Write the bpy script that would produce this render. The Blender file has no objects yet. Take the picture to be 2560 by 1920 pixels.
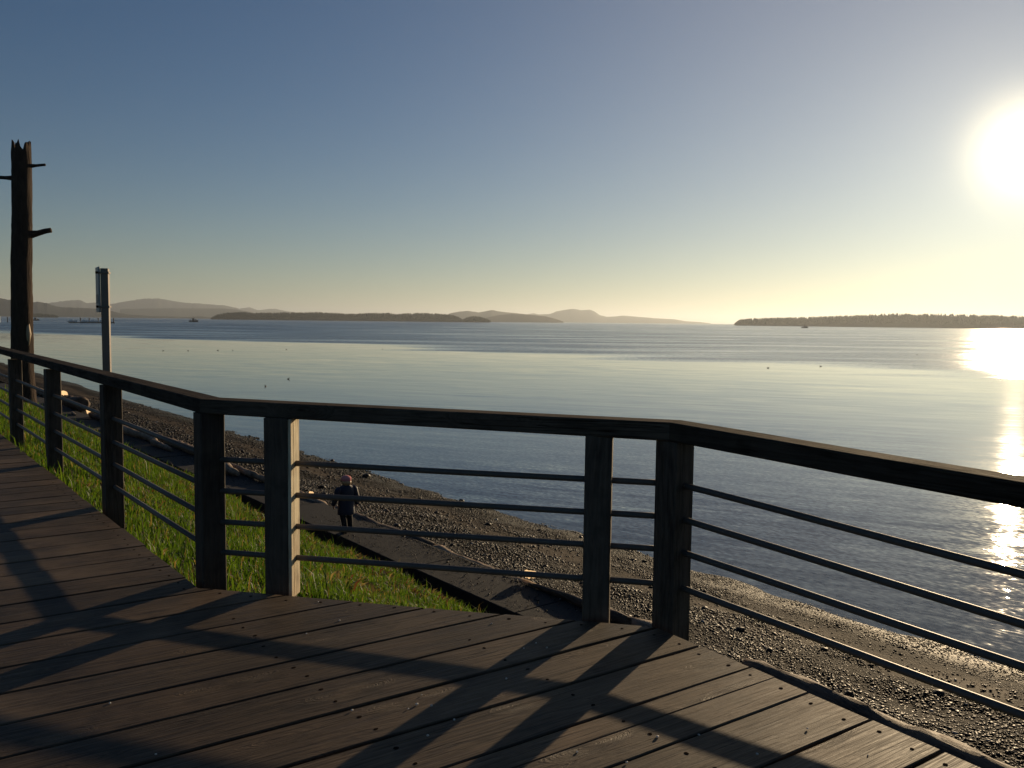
import bpy, bmesh, math, random
import numpy as np
from mathutils import Vector, noise as mnoise

random.seed(7)
rng = np.random.default_rng(11)
S = bpy.context.scene
COL = S.collection

# ------------------------------------------------------------ camera
EYE = 1.55                      # camera height over the boardwalk (z = 0)
FPX = 2150.0                    # focal length for a 2560 px wide frame
PITCH = math.atan((960 - 803) / FPX)
ROLL = 0.0113
_cp, _sp = math.cos(PITCH), math.sin(PITCH)
_f = Vector((0, _cp, -_sp)); _u0 = Vector((0, _sp, _cp)); _r0 = Vector((1, 0, 0))
_r = math.cos(ROLL) * _r0 + math.sin(ROLL) * _u0
_u = -math.sin(ROLL) * _r0 + math.cos(ROLL) * _u0
cam = bpy.data.cameras.new('camera')
cam.sensor_width = 36.0; cam.sensor_fit = 'HORIZONTAL'
cam.lens = FPX / 2560 * 36
cam.clip_start = 0.05; cam.clip_end = 120000
camo = bpy.data.objects.new('camera', cam); COL.objects.link(camo)
from mathutils import Matrix
M = Matrix(((_r.x, _u.x, -_f.x, 0), (_r.y, _u.y, -_f.y, 0), (_r.z, _u.z, -_f.z, EYE), (0, 0, 0, 1)))
camo.matrix_world = M
S.camera = camo

def bearing(x, y):
    """compass direction and slope (rise over run) of a sight line, for laying out the far shores"""
    x, y = float(x), float(y)
    d = (x - 1280) * _r + (960 - y) * _u + FPX * _f
    h = math.hypot(d.x, d.y)
    return d.x / h, d.y / h, d.z / h

# ------------------------------------------------------------ sky and sun
SUN_AZ, SUN_EL = math.radians(30.4), math.radians(9.9)
SUN = Vector((math.sin(SUN_AZ) * math.cos(SUN_EL), math.cos(SUN_AZ) * math.cos(SUN_EL), math.sin(SUN_EL)))
W = bpy.data.worlds.new('World'); S.world = W; W.use_nodes = True
nt = W.node_tree; nt.nodes.clear()
wo = nt.nodes.new('ShaderNodeOutputWorld'); bg = nt.nodes.new('ShaderNodeBackground')
sky = nt.nodes.new('ShaderNodeTexSky'); sky.sky_type = 'NISHITA'; sky.sun_disc = False
sky.sun_elevation = SUN_EL; sky.sun_rotation = SUN_AZ
sky.air_density = 1.0; sky.dust_density = 0.2; sky.ozone_density = 3.6; sky.altitude = 0
SKY_STRENGTH = 0.052
bg.inputs['Strength'].default_value = SKY_STRENGTH
tc = nt.nodes.new('ShaderNodeTexCoord')
dot = nt.nodes.new('ShaderNodeVectorMath'); dot.operation = 'DOT_PRODUCT'; dot.inputs[1].default_value = SUN
nt.links.new(tc.outputs['Generated'], dot.inputs[0])
def wmath(op, a, b=None):
    n = nt.nodes.new('ShaderNodeMath'); n.operation = op
    for i, v in enumerate((a, b)):
        if v is None: continue
        if isinstance(v, (int, float)): n.inputs[i].default_value = v
        else: nt.links.new(v, n.inputs[i])
    return n.outputs[0]
# aureole round the sun: bright core (4 degrees) and wide soft skirt
omd = wmath('SUBTRACT', 1.0, dot.outputs['Value'])
core = wmath('ADD', wmath('MULTIPLY', wmath('POWER', 2.718, wmath('MULTIPLY', omd, -1180.0)), 32.0),
             wmath('MULTIPLY', wmath('POWER', 2.718, wmath('MULTIPLY', omd, -170.0)), 3.4))
skirt = wmath('MULTIPLY', wmath('POWER', 2.718, wmath('MULTIPLY', omd, -11.0)), 3.6)
def scaled(col, fac):
    n = nt.nodes.new('ShaderNodeVectorMath'); n.operation = 'SCALE'; n.inputs[0].default_value = col; nt.links.new(fac, n.inputs['Scale']); return n.outputs[0]
gc = nt.nodes.new('ShaderNodeVectorMath'); gc.operation = 'ADD'
nt.links.new(scaled((1.0, 0.82, 0.48), core), gc.inputs[0]); nt.links.new(scaled((1.0, 0.72, 0.42), skirt), gc.inputs[1])
tint = nt.nodes.new('ShaderNodeVectorMath'); tint.operation = 'MULTIPLY'; tint.inputs[1].default_value = (0.73, 0.93, 1.07)
nt.links.new(sky.outputs['Color'], tint.inputs[0])
sep = nt.nodes.new('ShaderNodeSeparateXYZ'); nt.links.new(tc.outputs['Generated'], sep.inputs[0])
# pale moist air low over the sea, all round the horizon
hzn = wmath('MULTIPLY', wmath('POWER', 2.718, wmath('MULTIPLY', wmath('MAXIMUM', sep.outputs['Z'], 0.0), -12.0)), 3.2)
side_ = nt.nodes.new('ShaderNodeMapRange'); side_.interpolation_type = 'SMOOTHSTEP'   # fades away from the sun's side
for i_, v_ in enumerate((-0.45, 0.45, 0.12, 1.0)): side_.inputs[1 + i_].default_value = v_
nt.links.new(dot.outputs['Value'], side_.inputs[0]); hzn = wmath('MULTIPLY', hzn, side_.outputs[0])
hc_ = nt.nodes.new('ShaderNodeVectorMath'); hc_.operation = 'SCALE'; hc_.inputs[0].default_value = (1.12, 0.92, 0.42)
nt.links.new(hzn, hc_.inputs['Scale'])
add0 = nt.nodes.new('ShaderNodeVectorMath'); add0.operation = 'ADD'
nt.links.new(tint.outputs[0], add0.inputs[0]); nt.links.new(hc_.outputs[0], add0.inputs[1])
add = nt.nodes.new('ShaderNodeVectorMath'); add.operation = 'ADD'
nt.links.new(add0.outputs[0], add.inputs[0]); nt.links.new(gc.outputs[0], add.inputs[1])
nt.links.new(add.outputs[0], bg.inputs['Color']); nt.links.new(bg.outputs[0], wo.inputs['Surface'])

sl = bpy.data.lights.new('sun', 'SUN'); sl.energy = 5.0; sl.angle = math.radians(0.55); sl.color = (1.0, 0.75, 0.46)
so = bpy.data.objects.new('sun', sl); COL.objects.link(so)
so.rotation_mode = 'QUATERNION'; so.rotation_quaternion = SUN.to_track_quat('Z', 'Y')

vs = S.view_settings; vs.view_transform = 'Standard'; vs.look = 'None'; vs.exposure = 0.0; vs.gamma = 1.0; vs.use_curve_mapping = False
S.cycles.max_bounces = 5; S.cycles.diffuse_bounces = 2; S.cycles.glossy_bounces = 3
S.cycles.transmission_bounces = 3; S.cycles.volume_bounces = 0; S.cycles.transparent_max_bounces = 6
S.cycles.caustics_reflective = False; S.cycles.caustics_refractive = False
S.cycles.sample_clamp_indirect = 4.0

# ------------------------------------------------------------ helpers
class NT:
    """small helper for writing node trees"""
    def __init__(s, name):
        s.m = bpy.data.materials.new(name); s.m.use_nodes = True; s.t = s.m.node_tree; s.t.nodes.clear()
        s.out = s.t.nodes.new('ShaderNodeOutputMaterial')
    def n(s, typ, **kw):
        o = s.t.nodes.new(typ)
        for k, v in kw.items(): setattr(o, k, v)
        return o
    def set(s, sock, v):
        if v is None: return
        if hasattr(v, 'is_linked') or isinstance(v, bpy.types.NodeSocket): s.t.links.new(v, sock)
        elif isinstance(v, (tuple, list)):
            sock.default_value = tuple(v) + ((1.0,) if len(v) == 3 and len(sock.default_value) == 4 else ())
        else: sock.default_value = v
    def math(s, op, a, b=None, c=None, clamp=False):
        o = s.n('ShaderNodeMath', operation=op, use_clamp=clamp)
        for i, v in enumerate((a, b, c)): s.set(o.inputs[i], v)
        return o.outputs[0]
    def vec(s, op, a, b=None, scale=None):
        o = s.n('ShaderNodeVectorMath', operation=op)
        s.set(o.inputs[0], a); s.set(o.inputs[1], b)
        if scale is not None: s.set(o.inputs['Scale'], scale)
        return o.outputs['Value'] if op in ('DOT_PRODUCT', 'LENGTH', 'DISTANCE') else o.outputs[0]
    def noise(s, vec, scale, detail=2.0, rough=0.5, dist=0.0, col=False):
        o = s.n('ShaderNodeTexNoise'); s.set(o.inputs['Vector'], vec); s.set(o.inputs['Scale'], scale)
        s.set(o.inputs['Detail'], detail); s.set(o.inputs['Roughness'], rough); s.set(o.inputs['Distortion'], dist)
        return o.outputs['Color'] if col else o.outputs['Fac']
    def ramp(s, fac, stops):
        o = s.n('ShaderNodeValToRGB'); s.set(o.inputs[0], fac); e = o.color_ramp.elements
        while len(e) < len(stops): e.new(0.5)
        for i, (p, c) in enumerate(stops):
            e[i].position = p; e[i].color = (tuple(c) + (1,)) if not isinstance(c, (int, float)) else (c, c, c, 1)
        return o.outputs[0]
    def mix(s, f, a, b, mode='MIX'):
        o = s.n('ShaderNodeMix', data_type='RGBA', blend_type=mode)
        s.set(o.inputs[0], f); s.set(o.inputs[6], a); s.set(o.inputs[7], b); return o.outputs[2]
    def map(s, v, a, b, c=0.0, d=1.0, smooth=False):
        o = s.n('ShaderNodeMapRange'); o.interpolation_type = 'SMOOTHSTEP' if smooth else 'LINEAR'
        s.set(o.inputs[0], v)
        for i, x in enumerate((a, b, c, d)): s.set(o.inputs[1 + i], x)
        return o.outputs[0]
    def bump(s, h, dist=0.01, strength=1.0):
        o = s.n('ShaderNodeBump'); s.set(o.inputs['Height'], h); s.set(o.inputs['Distance'], dist); s.set(o.inputs['Strength'], strength)
        return o.outputs[0]
    def principled(s, **kw):
        o = s.n('ShaderNodeBsdfPrincipled')
        for k, v in kw.items(): s.set(o.inputs[k.replace('_', ' ')], v)
        s.t.links.new(o.outputs[0], s.out.inputs[0]); return o

def mesh_obj(name, verts, faces, mat=None, parent=None, smooth=False):
    me = bpy.data.meshes.new(name); me.from_pydata([tuple(v) for v in verts], [], faces)
    if mat: me.materials.append(mat)
    if smooth: me.polygons.foreach_set('use_smooth', [True] * len(me.polygons))
    me.update()
    o = bpy.data.objects.new(name, me); COL.objects.link(o)
    if parent: o.parent = parent
    return o
def fast_mesh(name, V, F, mat, colors=None, smooth=False):
    """V (n,3) and F (m,k) numpy arrays"""
    me = bpy.data.meshes.new(name); k = F.shape[1]
    me.vertices.add(len(V)); me.vertices.foreach_set('co', V.astype(np.float32).ravel())
    me.loops.add(F.size); me.loops.foreach_set('vertex_index', F.astype(np.int32).ravel())
    me.polygons.add(len(F)); me.polygons.foreach_set('loop_start', np.arange(0, F.size, k, dtype=np.int32))
    me.polygons.foreach_set('loop_total', np.full(len(F), k, dtype=np.int32))
    if smooth: me.polygons.foreach_set('use_smooth', np.ones(len(F), dtype=bool))
    me.materials.append(mat); me.update(calc_edges=True); me.validate()
    if colors is not None:
        a = me.color_attributes.new('tone', 'FLOAT_COLOR', 'POINT')
        a.data.foreach_set('color', colors.astype(np.float32).ravel())
    o = bpy.data.objects.new(name, me); COL.objects.link(o)
    return o
def tag(o, label=None, cat=None, group=None, kind=None):
    if label: o['label'] = label
    if cat: o['category'] = cat
    if group: o['group'] = group
    if kind: o['kind'] = kind
    return o
def empty(name, loc=(0, 0, 0), rz=0.0, parent=None):
    o = bpy.data.objects.new(name, None); COL.objects.link(o); o.location = loc; o.rotation_euler = (0, 0, rz)
    o.empty_display_size = 0.1
    if parent: o.parent = parent
    return o
def tube_data(pts, radii, seg=10, jitter=0.0, cap=True, squash=1.0):
    """loft of rings along a line; returns verts, faces"""
    V, F = [], []; pts = [Vector(p) for p in pts]
    prev = None
    for i, p in enumerate(pts):
        t = (pts[min(i + 1, len(pts) - 1)] - pts[max(i - 1, 0)]).normalized()
        a = Vector((0, 0, 1)) if abs(t.z) < 0.9 else Vector((1, 0, 0))
        if prev is None: s1 = t.cross(a).normalized()
        else: s1 = (prev - t * prev.dot(t)).normalized()
        prev = s1; s2 = t.cross(s1).normalized()
        for k in range(seg):
            q = 2 * math.pi * k / seg
            r = radii[i] * (1 + random.uniform(-jitter, jitter))
            V.append(p + s1 * math.cos(q) * r + s2 * math.sin(q) * r * squash)
    for i in range(len(pts) - 1):
        for k in range(seg):
            a = i * seg + k; b = i * seg + (k + 1) % seg
            F.append((a, a + seg, b + seg, b))
    if cap:
        F.append(tuple(range(seg))); F.append(tuple(reversed(range((len(pts) - 1) * seg, len(pts) * seg))))
    return V, F
def merge(*parts):
    V, F = [], []
    for v, f in parts:
        b = len(V); V += [Vector(x) for x in v]; F += [tuple(b + i for i in q) for q in f]
    return V, F
def box_data(x0, x1, y0, y1, z0, z1, bev=0.0):
    bm = bmesh.new()
    vs_ = [bm.verts.new((x, y, z)) for z in (z0, z1) for x, y in ((x0, y0), (x1, y0), (x1, y1), (x0, y1))]
    for f in ((3, 2, 1, 0), (4, 5, 6, 7), (0, 1, 5, 4), (1, 2, 6, 5), (2, 3, 7, 6), (3, 0, 4, 7)):
        bm.faces.new([vs_[i] for i in f])
    if bev: bmesh.ops.bevel(bm, geom=bm.edges[:], offset=bev, segments=1, affect='EDGES')
    bm.verts.index_update()
    V = [v.co.copy() for v in bm.verts]; F = [tuple(v.index for v in f.verts) for f in bm.faces]
    bm.free(); return V, F

# ------------------------------------------------------------ materials
def wood(name, c_dark, c_light, grain=(0.9, 16, 16), rough=0.72, ridge=0.0012, weather=0.5, knots=True, spec=0.25):
    """weathered sawn timber, grain along local x (or z when grain is given so)"""
    N = NT(name); tcn = N.n('ShaderNodeTexCoord'); oi = N.n('ShaderNodeObjectInfo')
    off = N.vec('SCALE', (31.7, 17.3, 23.9), None, oi.outputs['Random'])
    P = N.vec('ADD', tcn.outputs['Object'], off)
    Ps = N.vec('MULTIPLY', P, grain)
    warp = N.noise(N.vec('MULTIPLY', P, tuple(0.35 * g if g > 2 else g * 1.2 for g in grain)), 1.0, 2, 0.5, col=True)
    w = N.vec('SCALE', N.vec('SUBTRACT', warp, (0.5, 0.5, 0.5)), None, 1.6)
    if knots:
        vo = N.n('ShaderNodeTexVoronoi', feature='F1'); N.set(vo.inputs['Vector'], N.vec('MULTIPLY', P, tuple(0.30 * g if g > 2 else g * 1.5 for g in grain)))
        N.set(vo.inputs['Scale'], 1.0)
        kd = vo.outputs['Distance']
        kin = N.map(kd, 0.0, 0.32, 1.0, 0.0, True)
        rings = N.math('MULTIPLY', kin, 5.0)
        Ps2 = N.vec('ADD', N.vec('ADD', Ps, w), N.vec('MULTIPLY', (0.4, 1.0, 1.0), N.vec('SCALE', (1, 1, 1), None, rings)))
        kcore = N.map(kd, 0.0, 0.055, 1.0, 0.0, True)
    else:
        Ps2 = N.vec('ADD', Ps, w); kcore = None; kin = None
    g1 = N.noise(Ps2, 3.2, 3, 0.65)
    g2 = N.noise(N.vec('MULTIPLY', Ps, (1.0, 3.0, 3.0)), 3.0, 2, 0.6)
    lines = N.map(g1, 0.36, 0.62)
    col = N.mix(lines, c_dark, c_light)
    big = N.noise(P, 1.7, 4, 0.62)
    col = N.mix(N.map(big, 0.42, 0.72, 0.0, weather), col, tuple(min(1, x * 1.9) for x in c_light))
    col = N.mix(N.map(N.noise(P, 5.0, 3, 0.6), 0.55, 0.72, 0.0, 0.55), col, tuple(x * 0.55 for x in c_dark))
    tone = N.math('MULTIPLY_ADD', oi.outputs['Random'], 0.62, 0.69)
    hue = N.math('FRACT', N.math('MULTIPLY', oi.outputs['Random'], 7.31))
    col = N.mix(N.math('MULTIPLY', hue, 0.45), col, N.vec('MULTIPLY', col, (0.86, 1.0, 1.16)))
    check = N.noise(N.vec('ADD', N.vec('MULTIPLY', P, tuple(g * 2.2 if g > 2 else g * 0.6 for g in grain)), (3.3, 1.7, 5.1)), 1.0, 2, 0.5)
    split = N.map(N.math('ABSOLUTE', N.math('SUBTRACT', check, 0.5)), 0.0, 0.012, 1.0, 0.0, True)
    split = N.math('MULTIPLY', split, N.map(N.noise(P, 1.1, 2, 0.5), 0.5, 0.6, 0, 1, True))
    col = N.mix(N.math('MULTIPLY', split, 0.75), col, tuple(x * 0.25 for x in c_dark))
    col = N.vec('SCALE', col, None, tone)
    if knots: col = N.mix(N.math('MULTIPLY', N.math('MULTIPLY', kin, N.map(N.noise(P, 9.0, 3, 0.6), 0.4, 0.65)), 0.55), col, tuple(x * 1.9 for x in c_light))
    if knots: col = N.mix(N.math('MULTIPLY', kcore, 0.8), col, tuple(x * 0.3 for x in c_dark))
    h = N.math('ADD', N.math('MULTIPLY', lines, 0.7), N.math('MULTIPLY', g2, 0.9))
    fine = N.noise(P, 240, 2, 0.6)
    h = N.math('MULTIPLY_ADD', fine, 0.25, h)
    h = N.math('MULTIPLY_ADD', split, -3.0, h)
    if knots: h = N.math('MULTIPLY_ADD', kin, 0.5, h)
    N.principled(Base_Color=col, Roughness=N.map(g2, 0.3, 0.7, rough - 0.14, rough + 0.1), Normal=N.bump(h, ridge * 2.2, 1.0), Specular_IOR_Level=spec)
    return N.m

M_PLANK = wood('weathered plank wood', (0.034, 0.020, 0.0105), (0.090, 0.058, 0.031), weather=0.8, ridge=0.0008, rough=0.66, spec=0.34)
M_RAIL = wood('dark rail timber', (0.036, 0.027, 0.020), (0.085, 0.064, 0.046), ridge=0.0008, rough=0.88, spec=0.03)
M_POST = wood('post timber', (0.028, 0.019, 0.012), (0.105, 0.075, 0.045), grain=(16, 16, 0.9), ridge=0.001, knots=False)
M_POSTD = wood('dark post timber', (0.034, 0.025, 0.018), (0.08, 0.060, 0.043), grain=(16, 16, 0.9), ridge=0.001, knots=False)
M_LOG = wood('bleached driftwood', (0.16, 0.10, 0.06), (0.36, 0.26, 0.17), grain=(1.2, 12, 12), ridge=0.003, knots=False)
M_LOGD = wood('wet dark driftwood', (0.05, 0.033, 0.022), (0.13, 0.085, 0.055), grain=(1.2, 12, 12), ridge=0.003, knots=False)

def simple(name, col, rough=0.6, metal=0.0, var=0.25, scale=8.0, bump=0.0, spec=0.5, trans=0.0):
    N = NT(name); tcn = N.n('ShaderNodeTexCoord')
    nz = N.noise(tcn.outputs['Object'], scale, 4, 0.6)
    c = N.mix(nz, tuple(x * (1 - var) for x in col), tuple(min(1, x * (1 + var)) for x in col))
    p = N.principled(Base_Color=c, Roughness=rough, Metallic=metal, Specular_IOR_Level=spec)
    if bump: N.set(p.inputs['Normal'], N.bump(N.noise(tcn.outputs['Object'], scale * 6, 3, 0.6), bump, 1.0))
    if trans:
        t = N.n('ShaderNodeBsdfTranslucent'); N.set(t.inputs[0], c); mx = N.n('ShaderNodeMixShader'); N.set(mx.inputs[0], trans)
        N.t.links.new(p.outputs[0], mx.inputs[1]); N.t.links.new(t.outputs[0], mx.inputs[2]); N.t.links.new(mx.outputs[0], N.out.inputs[0])
    return N.m
M_PIPE = simple('dull brown painted pipe', (0.105, 0.086, 0.070), 0.5, 0.0, 0.35, 20, 0.0004, 0.4)
M_BOLT = simple('dark bolt hole', (0.022, 0.016, 0.012), 0.95, 0.0, 0.4, 80, 0, 0.0)
M_SHELL = simple('white shell crumb', (0.75, 0.72, 0.66), 0.5, 0, 0.15, 30, 0, 0.5, 0.3)
M_FOAM = simple('pale translucent plastic', (0.95, 0.74, 0.50), 0.6, 0, 0.04, 12, 0.0, 0.3, 0.85)
M_STEELPOST = simple('grey painted sign post', (0.19, 0.15, 0.115), 0.5, 0.0, 0.15, 12, 0.0006)
M_SIGN = simple('back of sign board', (0.36, 0.37, 0.36), 0.45, 0.2, 0.08, 6)
M_SIGNPRINT = simple('weathered dark patch on sign', (0.16, 0.165, 0.165), 0.5, 0.1, 0.15, 9)

# concrete
N = NT('old concrete'); tcn = N.n('ShaderNodeTexCoord'); P = tcn.outputs['Object']
c = N.mix(N.noise(P, 1.3, 5, 0.65), (0.011, 0.0108, 0.0105), (0.030, 0.029, 0.028))
c = N.mix(N.map(N.noise(P, 9, 4, 0.7), 0.5, 0.75), c, (0.014, 0.013, 0.012))
N.principled(Base_Color=c, Roughness=0.85, Normal=N.bump(N.noise(P, 60, 4, 0.7), 0.006, 1.0), Specular_IOR_Level=0.3)
M_CONC = N.m
# soil
N = NT('dark bank soil'); P = N.n('ShaderNodeTexCoord').outputs['Object']
c = N.mix(N.noise(P, 6, 5, 0.7), (0.018, 0.014, 0.009), (0.055, 0.040, 0.024))
N.principled(Base_Color=c, Roughness=0.95, Normal=N.bump(N.noise(P, 25, 4, 0.7), 0.04, 1.0), Specular_IOR_Level=0.1)
M_SOIL = N.m
N = NT('turf under the grass'); P = N.n('ShaderNodeTexCoord').outputs['Object']
c = N.mix(N.noise(P, 5, 5, 0.7), (0.02, 0.026, 0.008), (0.05, 0.062, 0.018))
N.principled(Base_Color=c, Roughness=0.95, Normal=N.bump(N.noise(P, 20, 4, 0.7), 0.05, 1.0), Specular_IOR_Level=0.1)
M_TURF = N.m

# the shore runs straight: u along it (to the far left), v across it (towards the sea)
EU = Vector((-0.616, 0.788, 0)); EV = Vector((0.788, 0.616, 0))
def uv(u, v, z=0.0): return EU * u + EV * v + Vector((0, 0, z))
SEA = -4.2

# beach material: gravel with a strip of sand, wet at the waterline
N = NT('shingle and sand'); geo = N.n('ShaderNodeNewGeometry'); P = geo.outputs['Position']
vv = N.vec('DOT_PRODUCT', P, tuple(EV))
vn = N.math('MULTIPLY_ADD', N.noise(P, 0.35, 3, 0.6), 2.4, N.math('SUBTRACT', vv, 1.2))
sand = N.math('MULTIPLY', N.map(vn, 12.0, 12.5, 0, 1, True), N.map(vn, 13.3, 13.9, 1, 0, True))
sand = N.math('MULTIPLY', sand, N.map(N.noise(P, 1.5, 4, 0.7), 0.35, 0.55))
vo = N.n('ShaderNodeTexVoronoi', feature='F1'); N.set(vo.inputs['Vector'], P); N.set(vo.inputs['Scale'], 22.0)
vo2 = N.n('ShaderNodeTexVoronoi', feature='F1'); N.set(vo2.inputs['Vector'], P); N.set(vo2.inputs['Scale'], 60.0)
cg = N.mix(N.noise(vo.outputs['Color'], 3, 1, 0.5), (0.007, 0.0055, 0.0045), (0.028, 0.021, 0.015))
cg = N.mix(N.map(N.noise(P, 0.8, 4, 0.6), 0.4, 0.65), cg, (0.013, 0.010, 0.007))
wrack = N.math('MULTIPLY', N.map(N.math('ABSOLUTE', N.math('SUBTRACT', N.math('MULTIPLY_ADD', N.noise(P, 0.9, 4, 0.65), 1.2, vn), 12.3)), 0.0, 0.28, 1, 0, True), N.map(N.noise(P, 2.2, 3, 0.7), 0.4, 0.6))
cg = N.mix(wrack, cg, (0.006, 0.006, 0.003))
wet = N.map(vn, 13.8, 15.2, 0, 1, True)
cg = N.mix(wet, cg, (0.06, 0.054, 0.034))
col = N.mix(sand, cg, (0.066, 0.048, 0.030))
h = N.math('ADD', N.math('MULTIPLY', N.math('SUBTRACT', 0.6, vo.outputs['Distance']), 1.0), N.math('MULTIPLY', N.math('SUBTRACT', 0.6, vo2.outputs['Distance']), 0.4))
h = N.math('MULTIPLY', h, N.math('SUBTRACT', 1.0, N.math('MULTIPLY', sand, 0.85)))
N.principled(Base_Color=col, Roughness=N.map(wet, 0, 1, 0.8, 0.5), Normal=N.bump(h, 0.03, 1.0), Specular_IOR_Level=0.06)
M_BEACH = N.m
# loose stones, tone per stone
N = NT('beach stones'); ca = N.n('ShaderNodeVertexColor', layer_name='tone')
P = N.n('ShaderNodeNewGeometry').outputs['Position']
col = N.mix(N.map(N.noise(P, 40, 3, 0.6), 0.3, 0.7, 0, 0.5), ca.outputs['Color'], (0.03, 0.026, 0.022))
N.principled(Base_Color=col, Roughness=0.5, Normal=N.bump(N.noise(P, 90, 2, 0.6), 0.004, 1.0), Specular_IOR_Level=0.15)
M_STONE = N.m
# grass blades
N = NT('grass blades'); ca = N.n('ShaderNodeVertexColor', layer_name='tone')
d = N.n('ShaderNodeBsdfPrincipled'); N.set(d.inputs['Base Color'], ca.outputs['Color']); N.set(d.inputs['Roughness'], 0.5); N.set(d.inputs['Specular IOR Level'], 0.25)
t = N.n('ShaderNodeBsdfTranslucent'); N.set(t.inputs[0], N.vec('MULTIPLY', ca.outputs['Color'], (1.5, 1.45, 0.7)))
mx = N.n('ShaderNodeMixShader'); N.set(mx.inputs[0], 0.55)
N.t.links.new(d.outputs[0], mx.inputs[1]); N.t.links.new(t.outputs[0], mx.inputs[2]); N.t.links.new(mx.outputs[0], N.out.inputs[0])
M_GRASS = N.m

# sea: slopes written straight into the normal so that they survive at grazing distance
N = NT('sea water'); P = N.n('ShaderNodeNewGeometry').outputs['Position']
dist = N.vec('LENGTH', P)
# wind line: a calm sheet near the shore, rippled water beyond it
big = N.noise(N.vec('MULTIPLY', P, (0.35, 1.3, 1)), 0.022, 4, 0.55)
lx = N.vec('DOT_PRODUCT', P, (0.64, 0.768, 0.0))
edge = N.math('MULTIPLY_ADD', N.math('SUBTRACT', big, 0.5), 90.0, lx)
wind = N.map(edge, 112.0, 132.0, 0, 1, True)
streak = N.noise(N.vec('MULTIPLY', P, (0.012, 0.05, 1)), 1.0, 3, 0.55)
windp = N.math('MULTIPLY', wind, N.map(streak, 0.34, 0.56, 0.45, 1.0, True))
# three families of ripples, long axis roughly across the view
def ripples(rot, sx, sy, sc, det=2):
    r = N.n('ShaderNodeVectorRotate', rotation_type='Z_AXIS'); N.set(r.inputs['Vector'], P); N.set(r.inputs['Angle'], rot)
    return N.noise(N.vec('MULTIPLY', r.outputs[0], (sx, sy, 1)), sc, det, 0.55, col=True)
r1 = N.vec('SUBTRACT', ripples(0.35, 0.16, 1.0, 1.1), (0.5, 0.5, 0.5))     # swell-like bands ~ 1 m
r2 = N.vec('SUBTRACT', ripples(0.5, 0.22, 1.0, 3.4, 4), (0.5, 0.5, 0.5))      # ripples ~ 0.2 m
r3 = N.vec('SUBTRACT', ripples(-0.2, 0.5, 1.0, 6.0, 4), (0.5, 0.5, 0.5))   # wind chop
r4 = N.vec('SUBTRACT', ripples(0.3, 0.12, 1.0, 0.28, 3), (0.5, 0.5, 0.5))  # broad undulation
near = N.map(dist, 18.0, 60.0, 1.0, 0.0, True)
patch = N.map(N.noise(N.vec('MULTIPLY', P, (0.3, 1, 1)), 0.14, 3, 0.5), 0.35, 0.65, 0.4, 1.0)
a1 = N.math('MULTIPLY', N.math('MULTIPLY_ADD', near, 0.10, 0.05), patch)
a2 = N.math('MULTIPLY', N.math('MULTIPLY_ADD', near, 0.17, 0.015), patch)
a3 = N.math('MULTIPLY', windp, 1.0)
sx_ = N.n('ShaderNodeSeparateXYZ'); N.set(sx_.inputs[0], P)
lee = N.math('MULTIPLY', windp, N.map(sx_.outputs[0], -170.0, 70.0, 1.0, 0.38, True))
r5 = N.vec('SUBTRACT', ripples(0.8, 0.5, 1.0, 11.0, 2), (0.5, 0.5, 0.5))
s = N.vec('ADD', N.vec('SCALE', r1, None, a1), N.vec('SCALE', r2, None, a2))
s = N.vec('ADD', s, N.vec('SCALE', r3, None, a3))
s = N.vec('ADD', s, N.vec('SCALE', r4, None, 0.02))
s = N.vec('ADD', s, N.vec('SCALE', r5, None, N.math('MULTIPLY', near, 0.17)))
s = N.vec('MULTIPLY', s, (0.7, 1.0, 0.0))
s = N.vec('ADD', s, N.vec('SCALE', (0.0, -0.16, 0.0), None, lee))   # leeward faces of the chop
nrm = N.vec('NORMALIZE', N.vec('ADD', s, (0, 0, 1)))
N.principled(Base_Color=(0.06, 0.075, 0.074), Roughness=N.math('MULTIPLY_ADD', windp, 0.10, 0.035), IOR=1.333, Normal=nrm)
M_SEA = N.m

def hillmat(name, c1, c2, sc):
    N = NT(name); P = N.n('ShaderNodeNewGeometry').outputs['Position']
    N.principled(Base_Color=N.mix(N.noise(P, sc, 5, 0.65), c1, c2), Roughness=0.95, Specular_IOR_Level=0.05)
    return N.m
M_HILL = hillmat('wooded hillside', (0.012, 0.016, 0.014), (0.032, 0.038, 0.03), 0.006)
M_FOREST = hillmat('conifer foliage', (0.010, 0.016, 0.010), (0.035, 0.042, 0.024), 0.05)

# ------------------------------------------------------------ haze
HZ = simple('haze air', (1, 1, 1))
HZ.node_tree.nodes.clear()
ho = HZ.node_tree.nodes.new('ShaderNodeOutputMaterial'); hv = HZ.node_tree.nodes.new('ShaderNodeVolumePrincipled')
hv.inputs['Color'].default_value = (0.72, 0.80, 0.88, 1); hv.inputs['Density'].default_value = 0.7e-4; hv.inputs['Anisotropy'].default_value = 0.5
HZ.node_tree.links.new(hv.outputs[0], ho.inputs['Volume'])
V, F = box_data(-46000, 46000, -2000, 46000, -9.5, 345)
haze = mesh_obj('haze', V, F, HZ); tag(haze, kind='stuff')

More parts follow.
